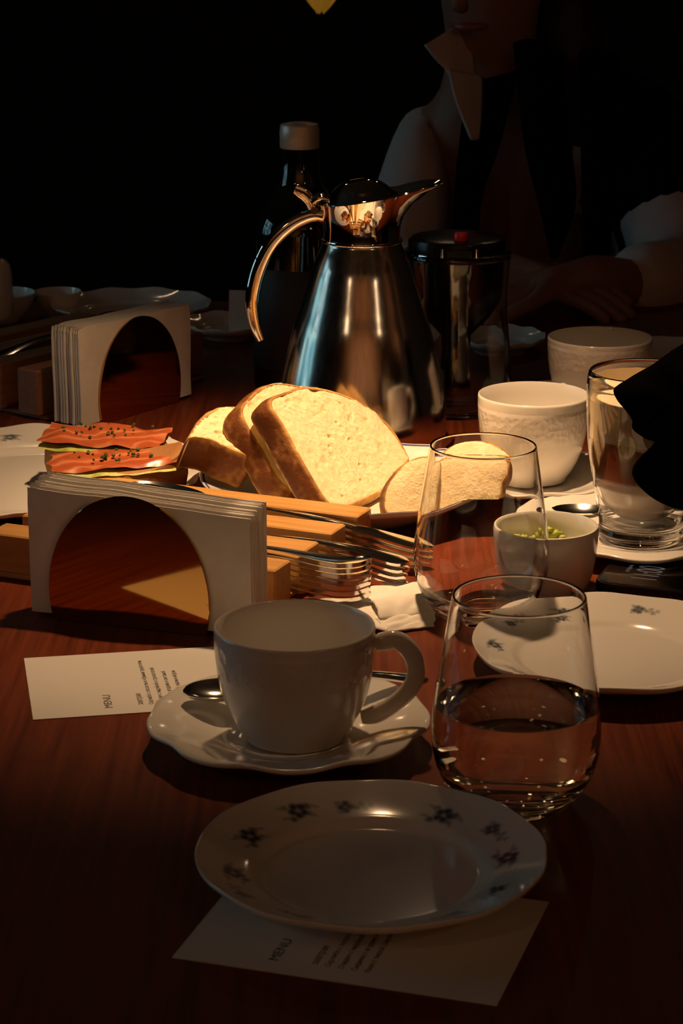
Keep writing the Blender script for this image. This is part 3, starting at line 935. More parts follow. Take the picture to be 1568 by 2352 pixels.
bread('thick white bread slice with a wide pale cut face, front of the leaning slices', [(621, 924), (652, 903), (700, 888), (760, 897), (805, 913), (852, 938), (900, 985), (934, 1040), (938, 1058), (905, 1098), (886, 1124), (800, 1162), (757, 1157), (705, 1078), (655, 985)], PC, NC, .021, (-.56, -.80, .2), 11, pits=60, light=.3)
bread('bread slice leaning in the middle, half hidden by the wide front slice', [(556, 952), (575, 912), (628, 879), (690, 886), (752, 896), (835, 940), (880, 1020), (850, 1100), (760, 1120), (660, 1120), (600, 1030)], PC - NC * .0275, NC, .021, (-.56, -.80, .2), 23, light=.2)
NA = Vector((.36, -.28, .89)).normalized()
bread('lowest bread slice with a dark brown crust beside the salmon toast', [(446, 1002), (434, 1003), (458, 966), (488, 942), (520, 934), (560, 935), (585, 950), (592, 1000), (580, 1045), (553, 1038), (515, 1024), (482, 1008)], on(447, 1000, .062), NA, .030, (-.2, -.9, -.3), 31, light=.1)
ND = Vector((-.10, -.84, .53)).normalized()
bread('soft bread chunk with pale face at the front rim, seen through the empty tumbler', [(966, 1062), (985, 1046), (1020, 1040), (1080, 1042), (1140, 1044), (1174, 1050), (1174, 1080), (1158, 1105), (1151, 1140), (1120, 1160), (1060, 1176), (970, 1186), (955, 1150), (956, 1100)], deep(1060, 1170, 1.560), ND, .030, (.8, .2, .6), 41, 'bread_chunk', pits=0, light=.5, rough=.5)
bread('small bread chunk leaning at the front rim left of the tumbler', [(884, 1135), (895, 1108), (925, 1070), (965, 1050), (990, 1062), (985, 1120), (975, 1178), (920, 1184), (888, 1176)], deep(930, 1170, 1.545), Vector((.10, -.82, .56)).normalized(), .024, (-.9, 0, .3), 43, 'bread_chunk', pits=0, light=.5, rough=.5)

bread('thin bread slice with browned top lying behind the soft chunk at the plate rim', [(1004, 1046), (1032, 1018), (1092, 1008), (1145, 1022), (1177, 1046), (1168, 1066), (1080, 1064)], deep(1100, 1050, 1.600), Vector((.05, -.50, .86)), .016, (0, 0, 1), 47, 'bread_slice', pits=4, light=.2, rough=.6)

# ================================================================== salmon toasts
def toast(label, loc, rz, lx, ly, h, seed, curl, tilt=0.0):
    t = thing('salmon_toast', label, 'toast', loc, rz)
    rr = random.Random(seed)
    n = 44
    out = []
    for k in range(n):
        a = 2 * pi * k / n
        ca, sa = math.cos(a), math.sin(a)
        r = 1 / (abs(ca) ** 3.2 + abs(sa) ** 3.2) ** (1 / 3.2)
        out.append((lx / 2 * r * ca, ly / 2 * r * sa))
    V, C, F = [], [], []
    lev = [(0, .86), (.12, .95), (.5, 1.0), (.85, .985), (1.0, .93)]
    for f, s in lev:
        for x, y in out:
            u = x / lx
            z = f * h * (1 + curl * max(0, u - .15) * 3) + .0012 * noise.noise((x * 90, y * 90, seed))
            V.append((x * s, y * s, z + max(0, u - .3) * curl * .03 + f * tilt * (y + ly / 2)))
            b = max(0, min(1, .45 + .6 * noise.noise((x * 60, y * 60, f * 2 + seed)) + (u > .1) * .35))
            C.append(Vector((.50, .30, .12)).lerp(Vector((.26, .10, .03)), b))
    m = len(lev)
    for l in range(m - 1):
        for k in range(n):
            j = (k + 1) % n
            F.append((l * n + k, l * n + j, l * n + n + j, l * n + n + k))
    F.append(tuple(range(n - 1, -1, -1))); F.append(tuple((m - 1) * n + k for k in range(n)))
    obj('bread_base', (V, F), M['crust'], t, colors=C, angle=60)
    def sheet(wx, wy, z0, amp, nx, ny, cx, cy, sd, th, fr=1.0):
        V, F = [], []
        for lay in (0, 1):
            for j in range(ny + 1):
                for i in range(nx + 1):
                    u, v = i / nx, j / ny
                    ew = 1 + .10 * noise.noise((u * 4 * fr, sd, lay * 0)) - .25 * max(0, abs(u - .5) * 2 - .7)
                    x = (u - .5) * wx + .004 * noise.noise((v * 3, sd, 2)); y = (v - .5) * wy * ew
                    e = min(u, 1 - u, v, 1 - v)
                    z = z0 + amp * (noise.noise((u * 3.1 + sd, v * 2.2, 1)) + .5 * noise.noise((u * 7 + sd, v * 4, 3)))
                    z += max(0, (x + cx) / lx - .3) * curl * .03
                    z += (th / 2 if lay == 0 else -th / 2) * min(1, e * 9)
                    V.append((cx + x, cy + y, z + tilt * (cy + y + ly / 2)))
        W = nx + 1; B = W * (ny + 1)
        for j in range(ny):
            for i in range(nx):
                a = j * W + i
                F.append((a, a + 1, a + W + 1, a + W)); F.append((B + a + 1, B + a, B + a + W, B + a + W + 1))
        return V, F
    obj('avocado_spread', sheet(lx * .95, ly * .98, h + .0008, .0022, 30, 16, -.002, 0, seed + 1, .004, 2.5), M['spread'], t, angle=80)
    obj('salmon_slice', sheet(lx * 1.0, ly * .92, h + .0052, .0040, 36, 16, -.002, .0015, seed + 4, .0035), M['salmon'], t, angle=80)
    cv = []
    for k in range(26):
        x, y = rr.gauss(-.005, lx * .20), rr.gauss(.004, ly * .22)
        if abs(x) > lx * .42 or abs(y) > ly * .40: continue
        s = rr.uniform(.0009, .0016)
        cv.append(xf(lathe([(.3 * s, -s * .5), (s, -s * .5), (s, s * .6), (.35 * s, s * .6)], 7, closed=True), (x, y, h + .0082 + rr.uniform(0, .0014) + tilt * (y + ly / 2)), (rr.uniform(-1, 1), rr.uniform(-1, 1), 0)))
    ch = obj('chives', join(*cv), M['chive'], t, angle=50); tag(ch, kind='stuff')
    return t
toast('salmon toast with green avocado spread, nearer of the two on the dinner plate', (-.164, 1.626, .0085), R(11), .100, .038, .023, 2, .45, .14)
toast('salmon toast sprinkled with chives, further of the two on the dinner plate', (-.180, 1.684, .0085), R(-12), .098, .042, .026, 8, 0.0, .16)

# ================================================================== thermal jug
jug = thing('thermal_jug', 'brushed steel thermal coffee jug with curved handle standing behind the bread', 'jug', (.0167, 1.845, .0002))
body = [(0, .002), (.055, .002), (.060, 0), (.067, .001), (.0705, .005), (.0716, .012), (.0712, .024), (.0690, .042), (.0655, .060), (.0612, .078), (.0563, .0968), (.0512, .112), (.0462, .128), (.0412, .144), (.0372, .154), (.0340, .161), (.0325, .1645), (.0318, .1665), (.0318, .168), (0, .168)]
bs = [body[0]] + [q for q in spline(body[3:17], 4)] + body[16:]
obj('vessel', lathe([(0, .002), (.055, .002), (.060, 0)] + bs[1:], 128), M['brushed'], jug, angle=50)
obj('neck_ring', lathe([(.0318, .1662), (.0333, .1666), (.0337, .1678), (.0333, .169), (.0318, .1694)], 96, closed=True), M['steel'], jug)
def neck():
    """collar that flares into a pouring lip on +x; the rim slopes up towards the lip"""
    prof = [(.0316, .1685), (.0312, .173), (.0315, .179), (.0328, .186), (.0352, .1935), (.0385, .200), (.040, .2025), (.0386, .2030), (.0345, .197), (.031, .19), (.0295, .18), (.0295, .170)]
    n = len(prof)
    hs = [(z - .1685) / (.2025 - .1685) for r, z in prof]
    def mod(a, r, z, i):
        k = max(0, hs[i])
        ca = math.cos(a)
        d = abs((math.degrees(a) + 180) % 360 - 180)
        t = max(0, min(1, (46 - d) / 36)); wdg = t * t * (3 - 2 * t)
        f = max(0, ca) ** 2 * k ** 5
        rr = r + .003 * f + .0225 * wdg * k ** 4 - .0035 * k ** 2 * (1 - max(0, ca))
        zz = z + k * k * (.0005 + .0060 * ca) + .0050 * wdg * k ** 3 + .004 * wdg * max(0, (d - 10) / 30) * k ** 4
        return rr, zz
    return lathe(prof, 160, mod, closed=True)
obj('pouring_lip', neck(), M['steel'], jug, angle=70)
lidp = [(.0312, 0), (.0311, .0018), (.0300, .0040), (.0265, .0068), (.0222, .0114), (.0160, .0156), (.0085, .0180), (0, .0186)]
ld = lathe([(0, -.001), (.028, -.001)] + spline(lidp, 4)[0:-1] + [(0, .0186)], 96)
ld = xf(ld, (-.001, 0, .1992), (0, R(-9), 0))
obj('lid', ld, M['steel'], jug, angle=60)
hp = [(-.0300, 0, .186, .0045), (-.041, 0, .1875, .0055), (-.058, 0, .180, .0060), (-.074, 0, .165, .0062), (-.085, 0, .143, .0062), (-.0905, 0, .118, .0058), (-.0885, 0, .098, .0050), (-.0835, 0, .084, .0035)]
obj('handle', tube(hp, 16, .62, 8, up=(0, 1, 0)), M['steel'], jug, angle=80)
tl = join(tube([(-.026, -.006, .2010, .0030), (-.034, -.006, .2030, .0030), (-.040, -.005, .1990, .0028)], 10, 1, 5), tube([(-.026, .006, .2010, .0030), (-.034, .006, .2030, .0030), (-.040, .005, .1990, .0028)], 10, 1, 5),
          tube([(-.0385, 0, .1900, .0040), (-.0425, 0, .2000, .0048), (-.049, 0, .2070, .0058), (-.0545, 0, .2100, .0045)], 12, .4, 6, up=(0, 1, 0)), tube([(-.0385, -.009, .193, .003), (-.0385, .009, .193, .003)], 10, 1, 3))
obj('thumb_lever', tl, M['steel'], jug, angle=80)

# ================================================================== bottle
bt = thing('glass_bottle', 'dark glass bottle with silver screw cap behind the thermal jug', 'bottle', (-.0378, 2.05, .0002))
bp_ = [(0, .001), (.038, 0), (.0425, .003), (.0433, .010), (.0433, .132), (.0428, .142), (.0400, .154), (.0340, .166), (.0265, .176), (.0210, .184), (.0185, .193), (.0172, .205), (.0168, .2185), (.0148, .2185), (.0145, .219), (0, .219)]
obj('body', lathe(bp_[:3] + spline(bp_[2:13], 4) + bp_[13:], 72), M['bottle'], bt, angle=50)
cpv = [(0, .2175), (.0168, .2175), (.0176, .2185), (.0178, .232), (.0174, .2375), (.0165, .239), (.0125, .2392), (.011, .2402), (0, .2402)]
cr_ = lambda a, r, z, i: (r + (.00018 * math.sin(60 * a) if 2 <= i <= 3 else 0), z)
obj('screw_cap', lathe(cpv, 180, cr_), M['cap'], bt, angle=40)
obj('label', lathe([(.0434, .02), (.0437, .0205), (.0437, .112), (.0434, .1125)], 72), M['label'], bt)

# ================================================================== tea pitcher with drip infuser
tp = thing('tea_pitcher', 'glass tea pitcher with black infuser and red button on its lid', 'pitcher', (.1005, 1.955, .0002))
gp = [(0, .0008), (.044, 0), (.0475, .002), (.0495, .008), (.0498, .020), (.0490, .040), (.0468, .065), (.0450, .085), (.0448, .105), (.0462, .122), (.0470, .1335), (.0470, .1362), (.0452, .1365), (.0448, .1335), (.044, .122), (.0426, .105), (.0430, .085), (.0448, .065), (.0470, .040), (.0476, .020), (.0468, .009), (.044, .0055), (0, .0050)]
obj('glass_body', lathe([gp[0]] + spline(gp[1:-1], 3) + [gp[-1]], 80), M['glass'], tp, angle=70)
ip = [(0, .052), (.010, .052), (.0125, .056), (.0130, .066), (.0185, .072), (.0300, .084), (.0385, .098), (.0405, .112), (.0410, .1375), (.0400, .1378), (.0395, .112), (.0375, .099), (.029, .086), (.0, .075)]
obj('infuser', lathe(ip, 72), M['blackpl'], tp, angle=50)
obj('stem', lathe([(0, .012), (.012, .012), (.0145, .016), (.0125, .04), (.0120, .0525), (0, .0525)], 48), M['blackpl'], tp)
obj('collar', lathe([(.0415, .1372), (.0468, .1372), (.0474, .1385), (.0470, .1405), (.0450, .1412), (.0415, .1412)], 80, closed=True), M['glass'], tp, angle=60)
plid = obj('lid', lathe([(0, .1380), (.0408, .1380), (.0424, .1395), (.0425, .1490), (.0415, .1520), (.0385, .1530), (.010, .1532), (0, .1532)], 80), M['blackpl'], tp, angle=40)
obj('button', lathe([(0, .153), (.0062, .153), (.0064, .154), (.0062, .1585), (.0055, .1597), (0, .160)], 32), M['red'], plid, (.002, -.022, 0), angle=40)
for sx in (-.0145, .0145):
    obj('hinge_pin', lathe([(0, .140), (.0016, .140), (.0018, .1412), (.0016, .1485), (0, .149)], 12), M['cutlery'], plid, (sx, -.0405, 0))
obj('release_tab', box(-.0115, .0115, -.0465, -.0425, .1405, .1475, .0012), M['blackpl'], plid, smooth=False)

# ================================================================== latte glass
lx, ly = .2120, 1.5380
lt = thing('latte_glass', 'tall double-walled latte glass with foam, half hidden by the black sleeve', 'glass', (lx, ly, .0042))
out_ = [(0, .0005), (.024, 0), (.0290, .002), (.0305, .0065), (.0310, .0085), (.0298, .0115), (.0305, .018), (.0335, .034), (.0370, .054), (.0395, .072), (.0408, .090), (.0412, .106), (.0409, .117), (.0400, .1215), (.0388, .123), (.0378, .1215)]
inn_ = [(.0392, .117), (.0393, .100), (.0384, .080), (.0362, .060), (.0326, .043), (.0268, .029), (.0172, .0205), (0, .0178)]
obj('glass_body', lathe([out_[0]] + spline(out_[1:], 3) + spline(inn_[:-1], 3) + [inn_[-1]], 80), M['glass'], lt, angle=70)
cav_o = [(0, .0110), (.018, .0112), (.0268, .0125), (.0296, .0185), (.0327, .034), (.0362, .054), (.0388, .072), (.0401, .090), (.0405, .106), (.0402, .112)]
cav_i = [(.0399, .113), (.0400, .100), (.0392, .080), (.0370, .060), (.0334, .042), (.0276, .0277), (.0177, .0190), (0, .0165)]
cv_ = lathe([cav_o[0]] + spline(cav_o[1:], 3) + spline(cav_i[:-1], 3) + [cav_i[-1]], 80)
cv_ = (cv_[0], [tuple(reversed(f)) for f in cv_[1]])
obj('air_gap', cv_, M['glass'], lt, angle=70)
def rad_in(z):
    pr = sorted([(z_, r_) for r_, z_ in inn_])
    for (z0, r0), (z1, r1) in zip(pr, pr[1:]):
        if z0 <= z <= z1: return r0 + (r1 - r0) * (z - z0) / (z1 - z0)
    return pr[-1][1] if z > pr[-1][0] else 0.0
def layer(z0, z1, wave0, wave1):
    zs = [z0 + (z1 - z0) * k / 8 for k in range(9)]
    prof = [(0, z0)] + [(max(.001, rad_in(z) + .0002), z) for z in zs] + [(rad_in(z1) * .5, z1), (0, z1)]
    return lathe(prof, 64)
obj('milk', layer(.0182, .048, 0, 0), M['milk'], lt, angle=60)
obj('coffee', layer(.0481, .077, 0, 0), M['coffee'], lt, angle=60)
obj('foam', layer(.0771, .104, 0, 0), M['foam'], lt, angle=60)
def residue():
    V, F = [], []
    na, nz = 60, 10
    for j in range(nz + 1):
        for i in range(na + 1):
            a = R(-20) + R(220) * i / na
            z1 = .1165 + .0025 * noise.noise((a * 3, 1, 0))
            z = .1035 + (z1 - .1035) * j / nz
            r = rad_in(z) - .0006
            V.append((r * math.cos(a), r * math.sin(a), z))
    W = na + 1
    for j in range(nz):
        for i in range(na):
            a = (i + .5) / na; h = (j + .5) / nz
            if (a - .45) ** 2 / .0016 + (h - .55) ** 2 / .03 < 1: continue
            if (a - .30) ** 2 / .004 + (h - .75) ** 2 / .02 < 1: continue
            b = j * W + i; F.append((b, b + 1, b + W + 1, b + W))
    return V, F
fr = obj('foam_residue', residue(), M['foam'], lt, angle=80)

# ================================================================== ramekin with guacamole
rk = thing('ramekin', 'small white ramekin with traces of green dip beside the empty tumbler', 'bowl', (.1355, 1.4385, .0002))
rp_ = [(0, .002), (.0235, .002), (.0245, 0), (.0268, .0005), (.0290, .004), (.0318, .012), (.0335, .022), (.0345, .034), (.0348, .0425), (.0342, .0445), (.0328, .0448), (.0318, .0436), (.0312, .034), (.0300, .022), (.0275, .013), (.021, .0085), (0, .0075)]
obj('dish', lathe(rp_, 80), M['porcelain'], rk, angle=60)
def dip():
    V, F = [], []
    nr, na = 12, 40
    for j in range(nr + 1):
        for i in range(na):
            a = 2 * pi * i / na; s = j / nr
            r = .0275 * s
            x, y = r * math.cos(a), r * math.sin(a)
            z = .0125 + .010 * max(0, noise.noise((x * 70 + 3, y * 70, 1))) + .006 * noise.noise((x * 190, y * 190, 2)) + .016 * max(0, s - .5) * max(0, math.sin(a + .3))
            z = z * (1 - .0) if s < .95 else max(.0122, z * .8)
            V.append((x, y, z))
    for j in range(nr):
        for i in range(na):
            k = (i + 1) % na
            F.append((j * na + i, j * na + k, (j + 1) * na + k, (j + 1) * na + i))
    return V, F
obj('green_dip', dip(), M['spread'], rk, angle=80)
def lump(x, y, z, r, seed):
    v, f = lathe([(0, -1), (.5, -.866), (.866, -.5), (1, 0), (.866, .5), (.5, .866), (0, 1)], 14)
    return [Vector((x, y, z)) + Vector((p[0] * 1.25, p[1] * .7, p[2] * .75)) * (r * (1 + .7 * noise.noise((p[0] * 1.6 + seed, p[1] * 1.6, p[2] * 1.6)))) for p in v], f
obj('dip_smear', join(*[lump(*q) for q in ((.0035, .0262, .0295, .0042, 1), (.0085, .0250, .0305, .0036, 4), (.0050, .0255, .0335, .0026, 9), (.0130, .0235, .0282, .0028, 6), (-.0010, .0270, .0275, .0030, 2), (-.0160, .0225, .0290, .0030, 8), (-.0105, .0250, .0285, .0024, 5), (-.0060, .0262, .0270, .0022, 3))]), M['spread'], rk, angle=180)

# ================================================================== phone
ph = thing('phone', 'dark phone lying face up, its screen showing 11:00 beside the ramekin', 'phone', (.1665, 1.4285, .0002), R(-20))
def rrect(w_, h_, r, n=6):
    pts = []
    for cx, cy, a0 in ((w_ - r, r, -90), (w_ - r, h_ - r, 0), (r, h_ - r, 90), (r, r, 180)):
        for k in range(n + 1):
            a = R(a0 + 90 * k / n); pts.append((cx + r * math.cos(a), cy + r * math.sin(a)))
    return pts
obj('frame', prism(rrect(.150, .070, .010), 0, .0078, .0006), M['phone'], ph, angle=40)
sr = [(x + .0022, y + .0022) for x, y in rrect(.1456, .0656, .008)]
scr = obj('screen', prism(sr, .0076, .0081, .0001), M['screen'], ph, angle=40)
text('11:00', M['clock'], scr, .0390, .0140, .00815, .0255, R(90), .58)
text('вторник', M['clock'], scr, .0175, .0290, .00815, .0046, R(90), .9)

# ================================================================== dim crockery at the back
pv, pf, pc = plate_mesh(.085, .018, 10, .02, [])
back_plate = obj('plate', (pv, pf), M['porcelain'], None, (-.222, 2.36, .0), angle=70)
tag(back_plate, 'dim white plate lying behind the dark cutlery block', 'plate')
o = back_plate.copy(); o.location = (-.112, 2.27, 0); link(o); tag(o, 'dim white plate with a card on it beside the dark bottle', 'plate')
o.scale = (.62, .62, .9)
o = back_plate.copy(); o.location = (.158, 2.20, 0); link(o); tag(o, 'dim white plate lying behind the glass tea pitcher', 'plate'); o.scale = (.52, .60, .9)
o = back_plate.copy(); o.location = (.338, 2.10, 0); link(o); tag(o, 'dim white plate lying behind the latte glass at the table edge', 'plate')
tag(obj('paper_card', xf(box(-.017, .017, -.0005, .0005, 0, .042), (0, 0, 0), (R(-8), 0, 0)), M['paper'], None, (-.096, 2.225, .0125), (0, 0, R(-8)), smooth=False), 'small white paper card standing on the dim plate beside the bottle', 'card')
def soft(prof, n=48): return lathe(prof, n)
tag(obj('sugar_pot', soft([(0, .0005), (.021, 0), (.0235, .004), (.0240, .020), (.0235, .045), (.022, .054), (.017, .0595), (.008, .0615), (0, .062)]), M['porcelain'], None, (-.3575, 2.27, .018 + .001), angle=50), 'dim white rounded pot at the edge of view', 'pot')
tag(obj('small_bowl', soft([(0, .0015), (.016, 0), (.020, .004), (.030, .016), (.036, .030), (.0345, .031), (.028, .017), (.018, .007), (0, .005)]), M['porcelain'], None, (-.356, 2.345, .0), angle=50), 'dim white small bowl behind the rounded pot', 'bowl')
tag(obj('small_bowl', soft([(0, .0015), (.012, 0), (.015, .003), (.022, .014), (.026, .025), (.0245, .026), (.020, .015), (.013, .006), (0, .004)]), M['porcelain'], None, (-.302, 2.38, .0), angle=50), 'dim white small bowl between the rounded pot and the far plate', 'bowl')

# ================================================================== people
def skin_body(name, verts, edges, m, parent, root=0, sub=2):
    """verts: (x,y,z,rx,ry) joints in the person's own space"""
    me = bpy.data.meshes.new(name)
    me.from_pydata([v[:3] for v in verts], edges, [])
    o = bpy.data.objects.new(name, me)
    link(o, parent)
    bpy.context.view_layer.objects.active = o
    md = o.modifiers.new('skin', 'SKIN'); md.use_smooth_shade = True; md.branch_smoothing = .6
    for i, v in enumerate(verts):
        sv = me.skin_vertices[0].data[i]
        sv.radius = (v[3], v[4] if len(v) > 4 else v[3])
        sv.use_root = (i == root)
    s = o.modifiers.new('sub', 'SUBSURF'); s.levels = sub; s.render_levels = sub
    me.materials.append(m)
    return o
def hand_joints(Vs, Es, wi, d, side, curl=.5):
    """add palm and five fingers from wrist vertex wi, pointing along d, thumb towards side"""
    p = Vector(Vs[wi][:3]); d = Vector(d).normalized(); s = Vector(side).normalized()
    up = d.cross(s).normalized()
    if up.z > 0: up = -up
    pi_ = len(Vs); Vs.append((*(p + d * .045), .019, .016)); Es.append((wi, pi_))
    for k, (o_, ln) in enumerate(((.030, .072), (.010, .082), (-.010, .076), (-.028, .060))):
        last = pi_
        base = p + d * .085 + s * o_
        for f in (0, .42, .74, 1.0):
            q = base + d * (ln * f * (1 - .25 * curl * f)) + up * (ln * curl * f * f * .6)
            r = .0092 - .002 * f
            Vs.append((*q, r, r)); Es.append((last, len(Vs) - 1)); last = len(Vs) - 1
    last = pi_
    for f, off in ((.35, .035), (.7, .048), (1.0, .054)):
        q = p + d * (.035 + .055 * f) + s * off + up * .006 * f
        Vs.append((*q, .0105 - .003 * f, .0105 - .003 * f)); Es.append((last, len(Vs) - 1)); last = len(Vs) - 1
def figure(root, J, hands):
    """J: dict of joint -> (pos, radius). continuous body, head to feet"""
    order = ['pelvis', 'belly', 'chest', 'collar', 'neck', 'jaw', 'skull', 'crown', 'sh_l', 'el_l', 'wr_l', 'sh_r', 'el_r', 'wr_r', 'hip_l', 'kn_l', 'an_l', 'toe_l', 'hip_r', 'kn_r', 'an_r', 'toe_r']
    Vs = [(*J[k][0], *( J[k][1] if isinstance(J[k][1], tuple) else (J[k][1], J[k][1]))) for k in order]
    ix = {k: i for i, k in enumerate(order)}
    Es = [(ix[a], ix[b]) for a, b in (('pelvis', 'belly'), ('belly', 'chest'), ('chest', 'collar'), ('collar', 'neck'), ('neck', 'jaw'), ('jaw', 'skull'), ('skull', 'crown'), ('collar', 'sh_l'), ('sh_l', 'el_l'), ('el_l', 'wr_l'), ('collar', 'sh_r'), ('sh_r', 'el_r'), ('el_r', 'wr_r'),
          ('pelvis', 'hip_l'), ('hip_l', 'kn_l'), ('kn_l', 'an_l'), ('an_l', 'toe_l'), ('pelvis', 'hip_r'), ('hip_r', 'kn_r'), ('kn_r', 'an_r'), ('an_r', 'toe_r'))]
    for key, d, s in hands: hand_joints(Vs, Es, ix[key], d, s)
    return skin_body('body', Vs, Es, M['skin'], root)
def face(root, c, fwd, r=.075):
    """eyes, nose, mouth and ears at head centre c looking along fwd"""
    f = Vector(fwd).normalized(); s = f.cross(Vector((0, 0, 1))).normalized(); u = s.cross(f).normalized()
    c = Vector(c)
    sph = lathe([(0, -1), (.5, -.866), (.866, -.5), (1, 0), (.866, .5), (.5, .866), (0, 1)], 16)
    for k in (-1, 1):
        e = c + f * (r * .93) + s * (k * .031) + u * .004
        obj('eye', xf(sph, e, (0, 0, 0), .0115), M['eye'], root)
        obj('iris', xf(sph, e + f * .0075, (0, 0, 0), .0055), M['iris'], root)
        ep = c + s * (k * (r + .002)) - f * .005
        obj('ear', tube([(*(ep + u * .028), .006), (*(ep + u * .018 - f * .012 + s * k * .008), .008), (*(ep - u * .008 - f * .008 + s * k * .006), .007), (*(ep - u * .028), .005)], 8, 1.6, 4), M['skin'], root)
        obj('eyebrow', tube([(*(e + u * .020 - s * .014 + f * .004), .002), (*(e + u * .024 + f * .005), .003), (*(e + u * .019 + s * .014 + f * .002), .002)], 6, .6, 4), M['hair'], root)
    n0 = c + f * (r * .96)
    obj('nose', tube([(*(n0 + u * .008), .006), (*(n0 - u * .012 + f * .010), .008), (*(n0 - u * .028 + f * .016), .0105), (*(n0 - u * .036 + f * .006), .007)], 10, 1.0, 4), M['skin'], root)
    m0 = c + f * (r * .93) - u * .058
    obj('mouth', tube([(*(m0 - s * .023 - f * .006), .002), (*(m0 - s * .008 + f * .004), .0055), (*(m0 + s * .008 + f * .004), .0055), (*(m0 + s * .023 - f * .006), .002)], 10, .9, 5), M['lips'], root)
def chair(label, x, y, rz):
    t = thing('dining_chair', label, 'chair', (x, y, FZ + .0005), rz)
    obj('seat', box(-.22, .22, -.22, .22, .415, .45, .01), M['floor'], t, smooth=False)
    for sx in (-1, 1):
        for sy in (-1, 1):
            h = .79 if sy > 0 else .414
            yy = sy * .195 if sy < 0 else .24
            obj('leg', box(sx * .19 - .018, sx * .19 + .018, yy - .018, yy + .018, 0, h, .003), M['floor'], t, smooth=False)
    obj('backrest', box(-.17, .17, .225, .25, .55, .78, .006), M['floor'], t, smooth=False)
    return t

# --- person at the far side of the table, white shirt open over a dark top
PX, PY = .205, 2.68
chair('dark wooden chair under the person at the far end of the table', PX, PY + .07, 0)
pr = thing('person', 'person in an open white shirt with upturned collar seated behind the tea pitcher', 'person', (PX, PY, FZ))
B = -FZ
J = {'pelvis': ((0, .10, .545), (.13, .11)), 'belly': ((0, .08, .68), (.115, .09)), 'chest': ((-.01, .03, .82), (.125, .09)), 'collar': ((-.02, .0, .915), (.075, .06)), 'neck': ((-.025, -.02, .985), (.05, .05)), 'jaw': ((-.035, -.05, 1.055), (.058, .066)), 'skull': ((-.035, -.045, 1.12), (.074, .085)), 'crown': ((-.035, -.03, 1.175), (.055, .06)),
     'sh_l': ((-.105, .0, .905), .044), 'el_l': ((-.140, -.11, .725), .036), 'wr_l': ((-.03, -.25, .79), .026), 'sh_r': ((.145, .01, .905), .048), 'el_r': ((.185, -.14, .735), .038), 'wr_r': ((.06, -.285, .79), .026),
     'hip_l': ((-.09, .03, .53), .08), 'kn_l': ((-.11, -.36, .50), .058), 'an_l': ((-.11, -.34, .08), .04), 'toe_l': ((-.11, -.46, .035), .034), 'hip_r': ((.09, .03, .53), .08), 'kn_r': ((.11, -.36, .50), .058), 'an_r': ((.11, -.34, .08), .04), 'toe_r': ((.11, -.46, .035), .034)}
figure(pr, J, [('wr_l', (.8, -.5, -.12), (.3, .8, .2)), ('wr_r', (-.8, -.45, -.12), (-.3, .8, .2))])
face(pr, (-.035, -.052, 1.105), (-.45, -.8, -.12))
def P3(k, d=(0, 0, 0), r=None):
    p = Vector(J[k][0]) + Vector(d)
    return (*p, *(r if isinstance(r, tuple) else (r, r)))
sv = [P3('pelvis', (0, -.0, .02), (.150, .125)), P3('belly', (0, 0, 0), (.140, .112)), P3('chest', (0, 0, 0), (.150, .112)), P3('collar', (0, 0.0, .0), (.095, .075)), P3('sh_l', (0, 0, .002), .054), P3('el_l', (-.004, 0, .02), .052), (-.06, -.215, .775, .046, .044), P3('sh_r', (0, 0, .002), .064), P3('el_r', (.004, 0, .02), .058), (.10, -.25, .775, .046, .044)]
shirt = skin_body('shirt', sv, [(0, 1), (1, 2), (2, 3), (3, 4), (4, 5), (5, 6), (3, 7), (7, 8), (8, 9)], M['shirt'], pr)
tv = [(0, .10, .545, .145, .125), (-.09, .03, .535, .094, .09), (-.11, -.36, .505, .072, .07), (-.11, -.34, .12, .055, .055), (.09, .03, .535, .094, .09), (.11, -.36, .505, .072, .07), (.11, -.34, .12, .055, .055)]
skin_body('trousers', tv, [(0, 1), (1, 2), (2, 3), (0, 4), (4, 5), (5, 6)], M['trousers'], pr)
def sheet_from(rows, th=.003, per=5):
    """lofted cloth: rows of equal-length point lists"""
    rows = [spline(r, per) for r in rows]
    cols = list(zip(*rows))
    cols = [spline(c, per) for c in cols]
    n, m = len(cols), len(cols[0])
    V = [p for c in cols for p in c]; F = []
    for i in range(n - 1):
        for j in range(m - 1):
            a = i * m + j; F.append((a, a + 1, a + m + 1, a + m))
    return V, F
def cloth(name, rows, m, parent, th=.003):
    o = obj(name, sheet_from(rows), m, parent, angle=80)
    s = o.modifiers.new('thick', 'SOLIDIFY'); s.thickness = th; s.offset = 0
    return o
def pp(px, py, Y):
    p = deep(px, py, Y); return (p.x - PX, p.y - PY, p.z - FZ)
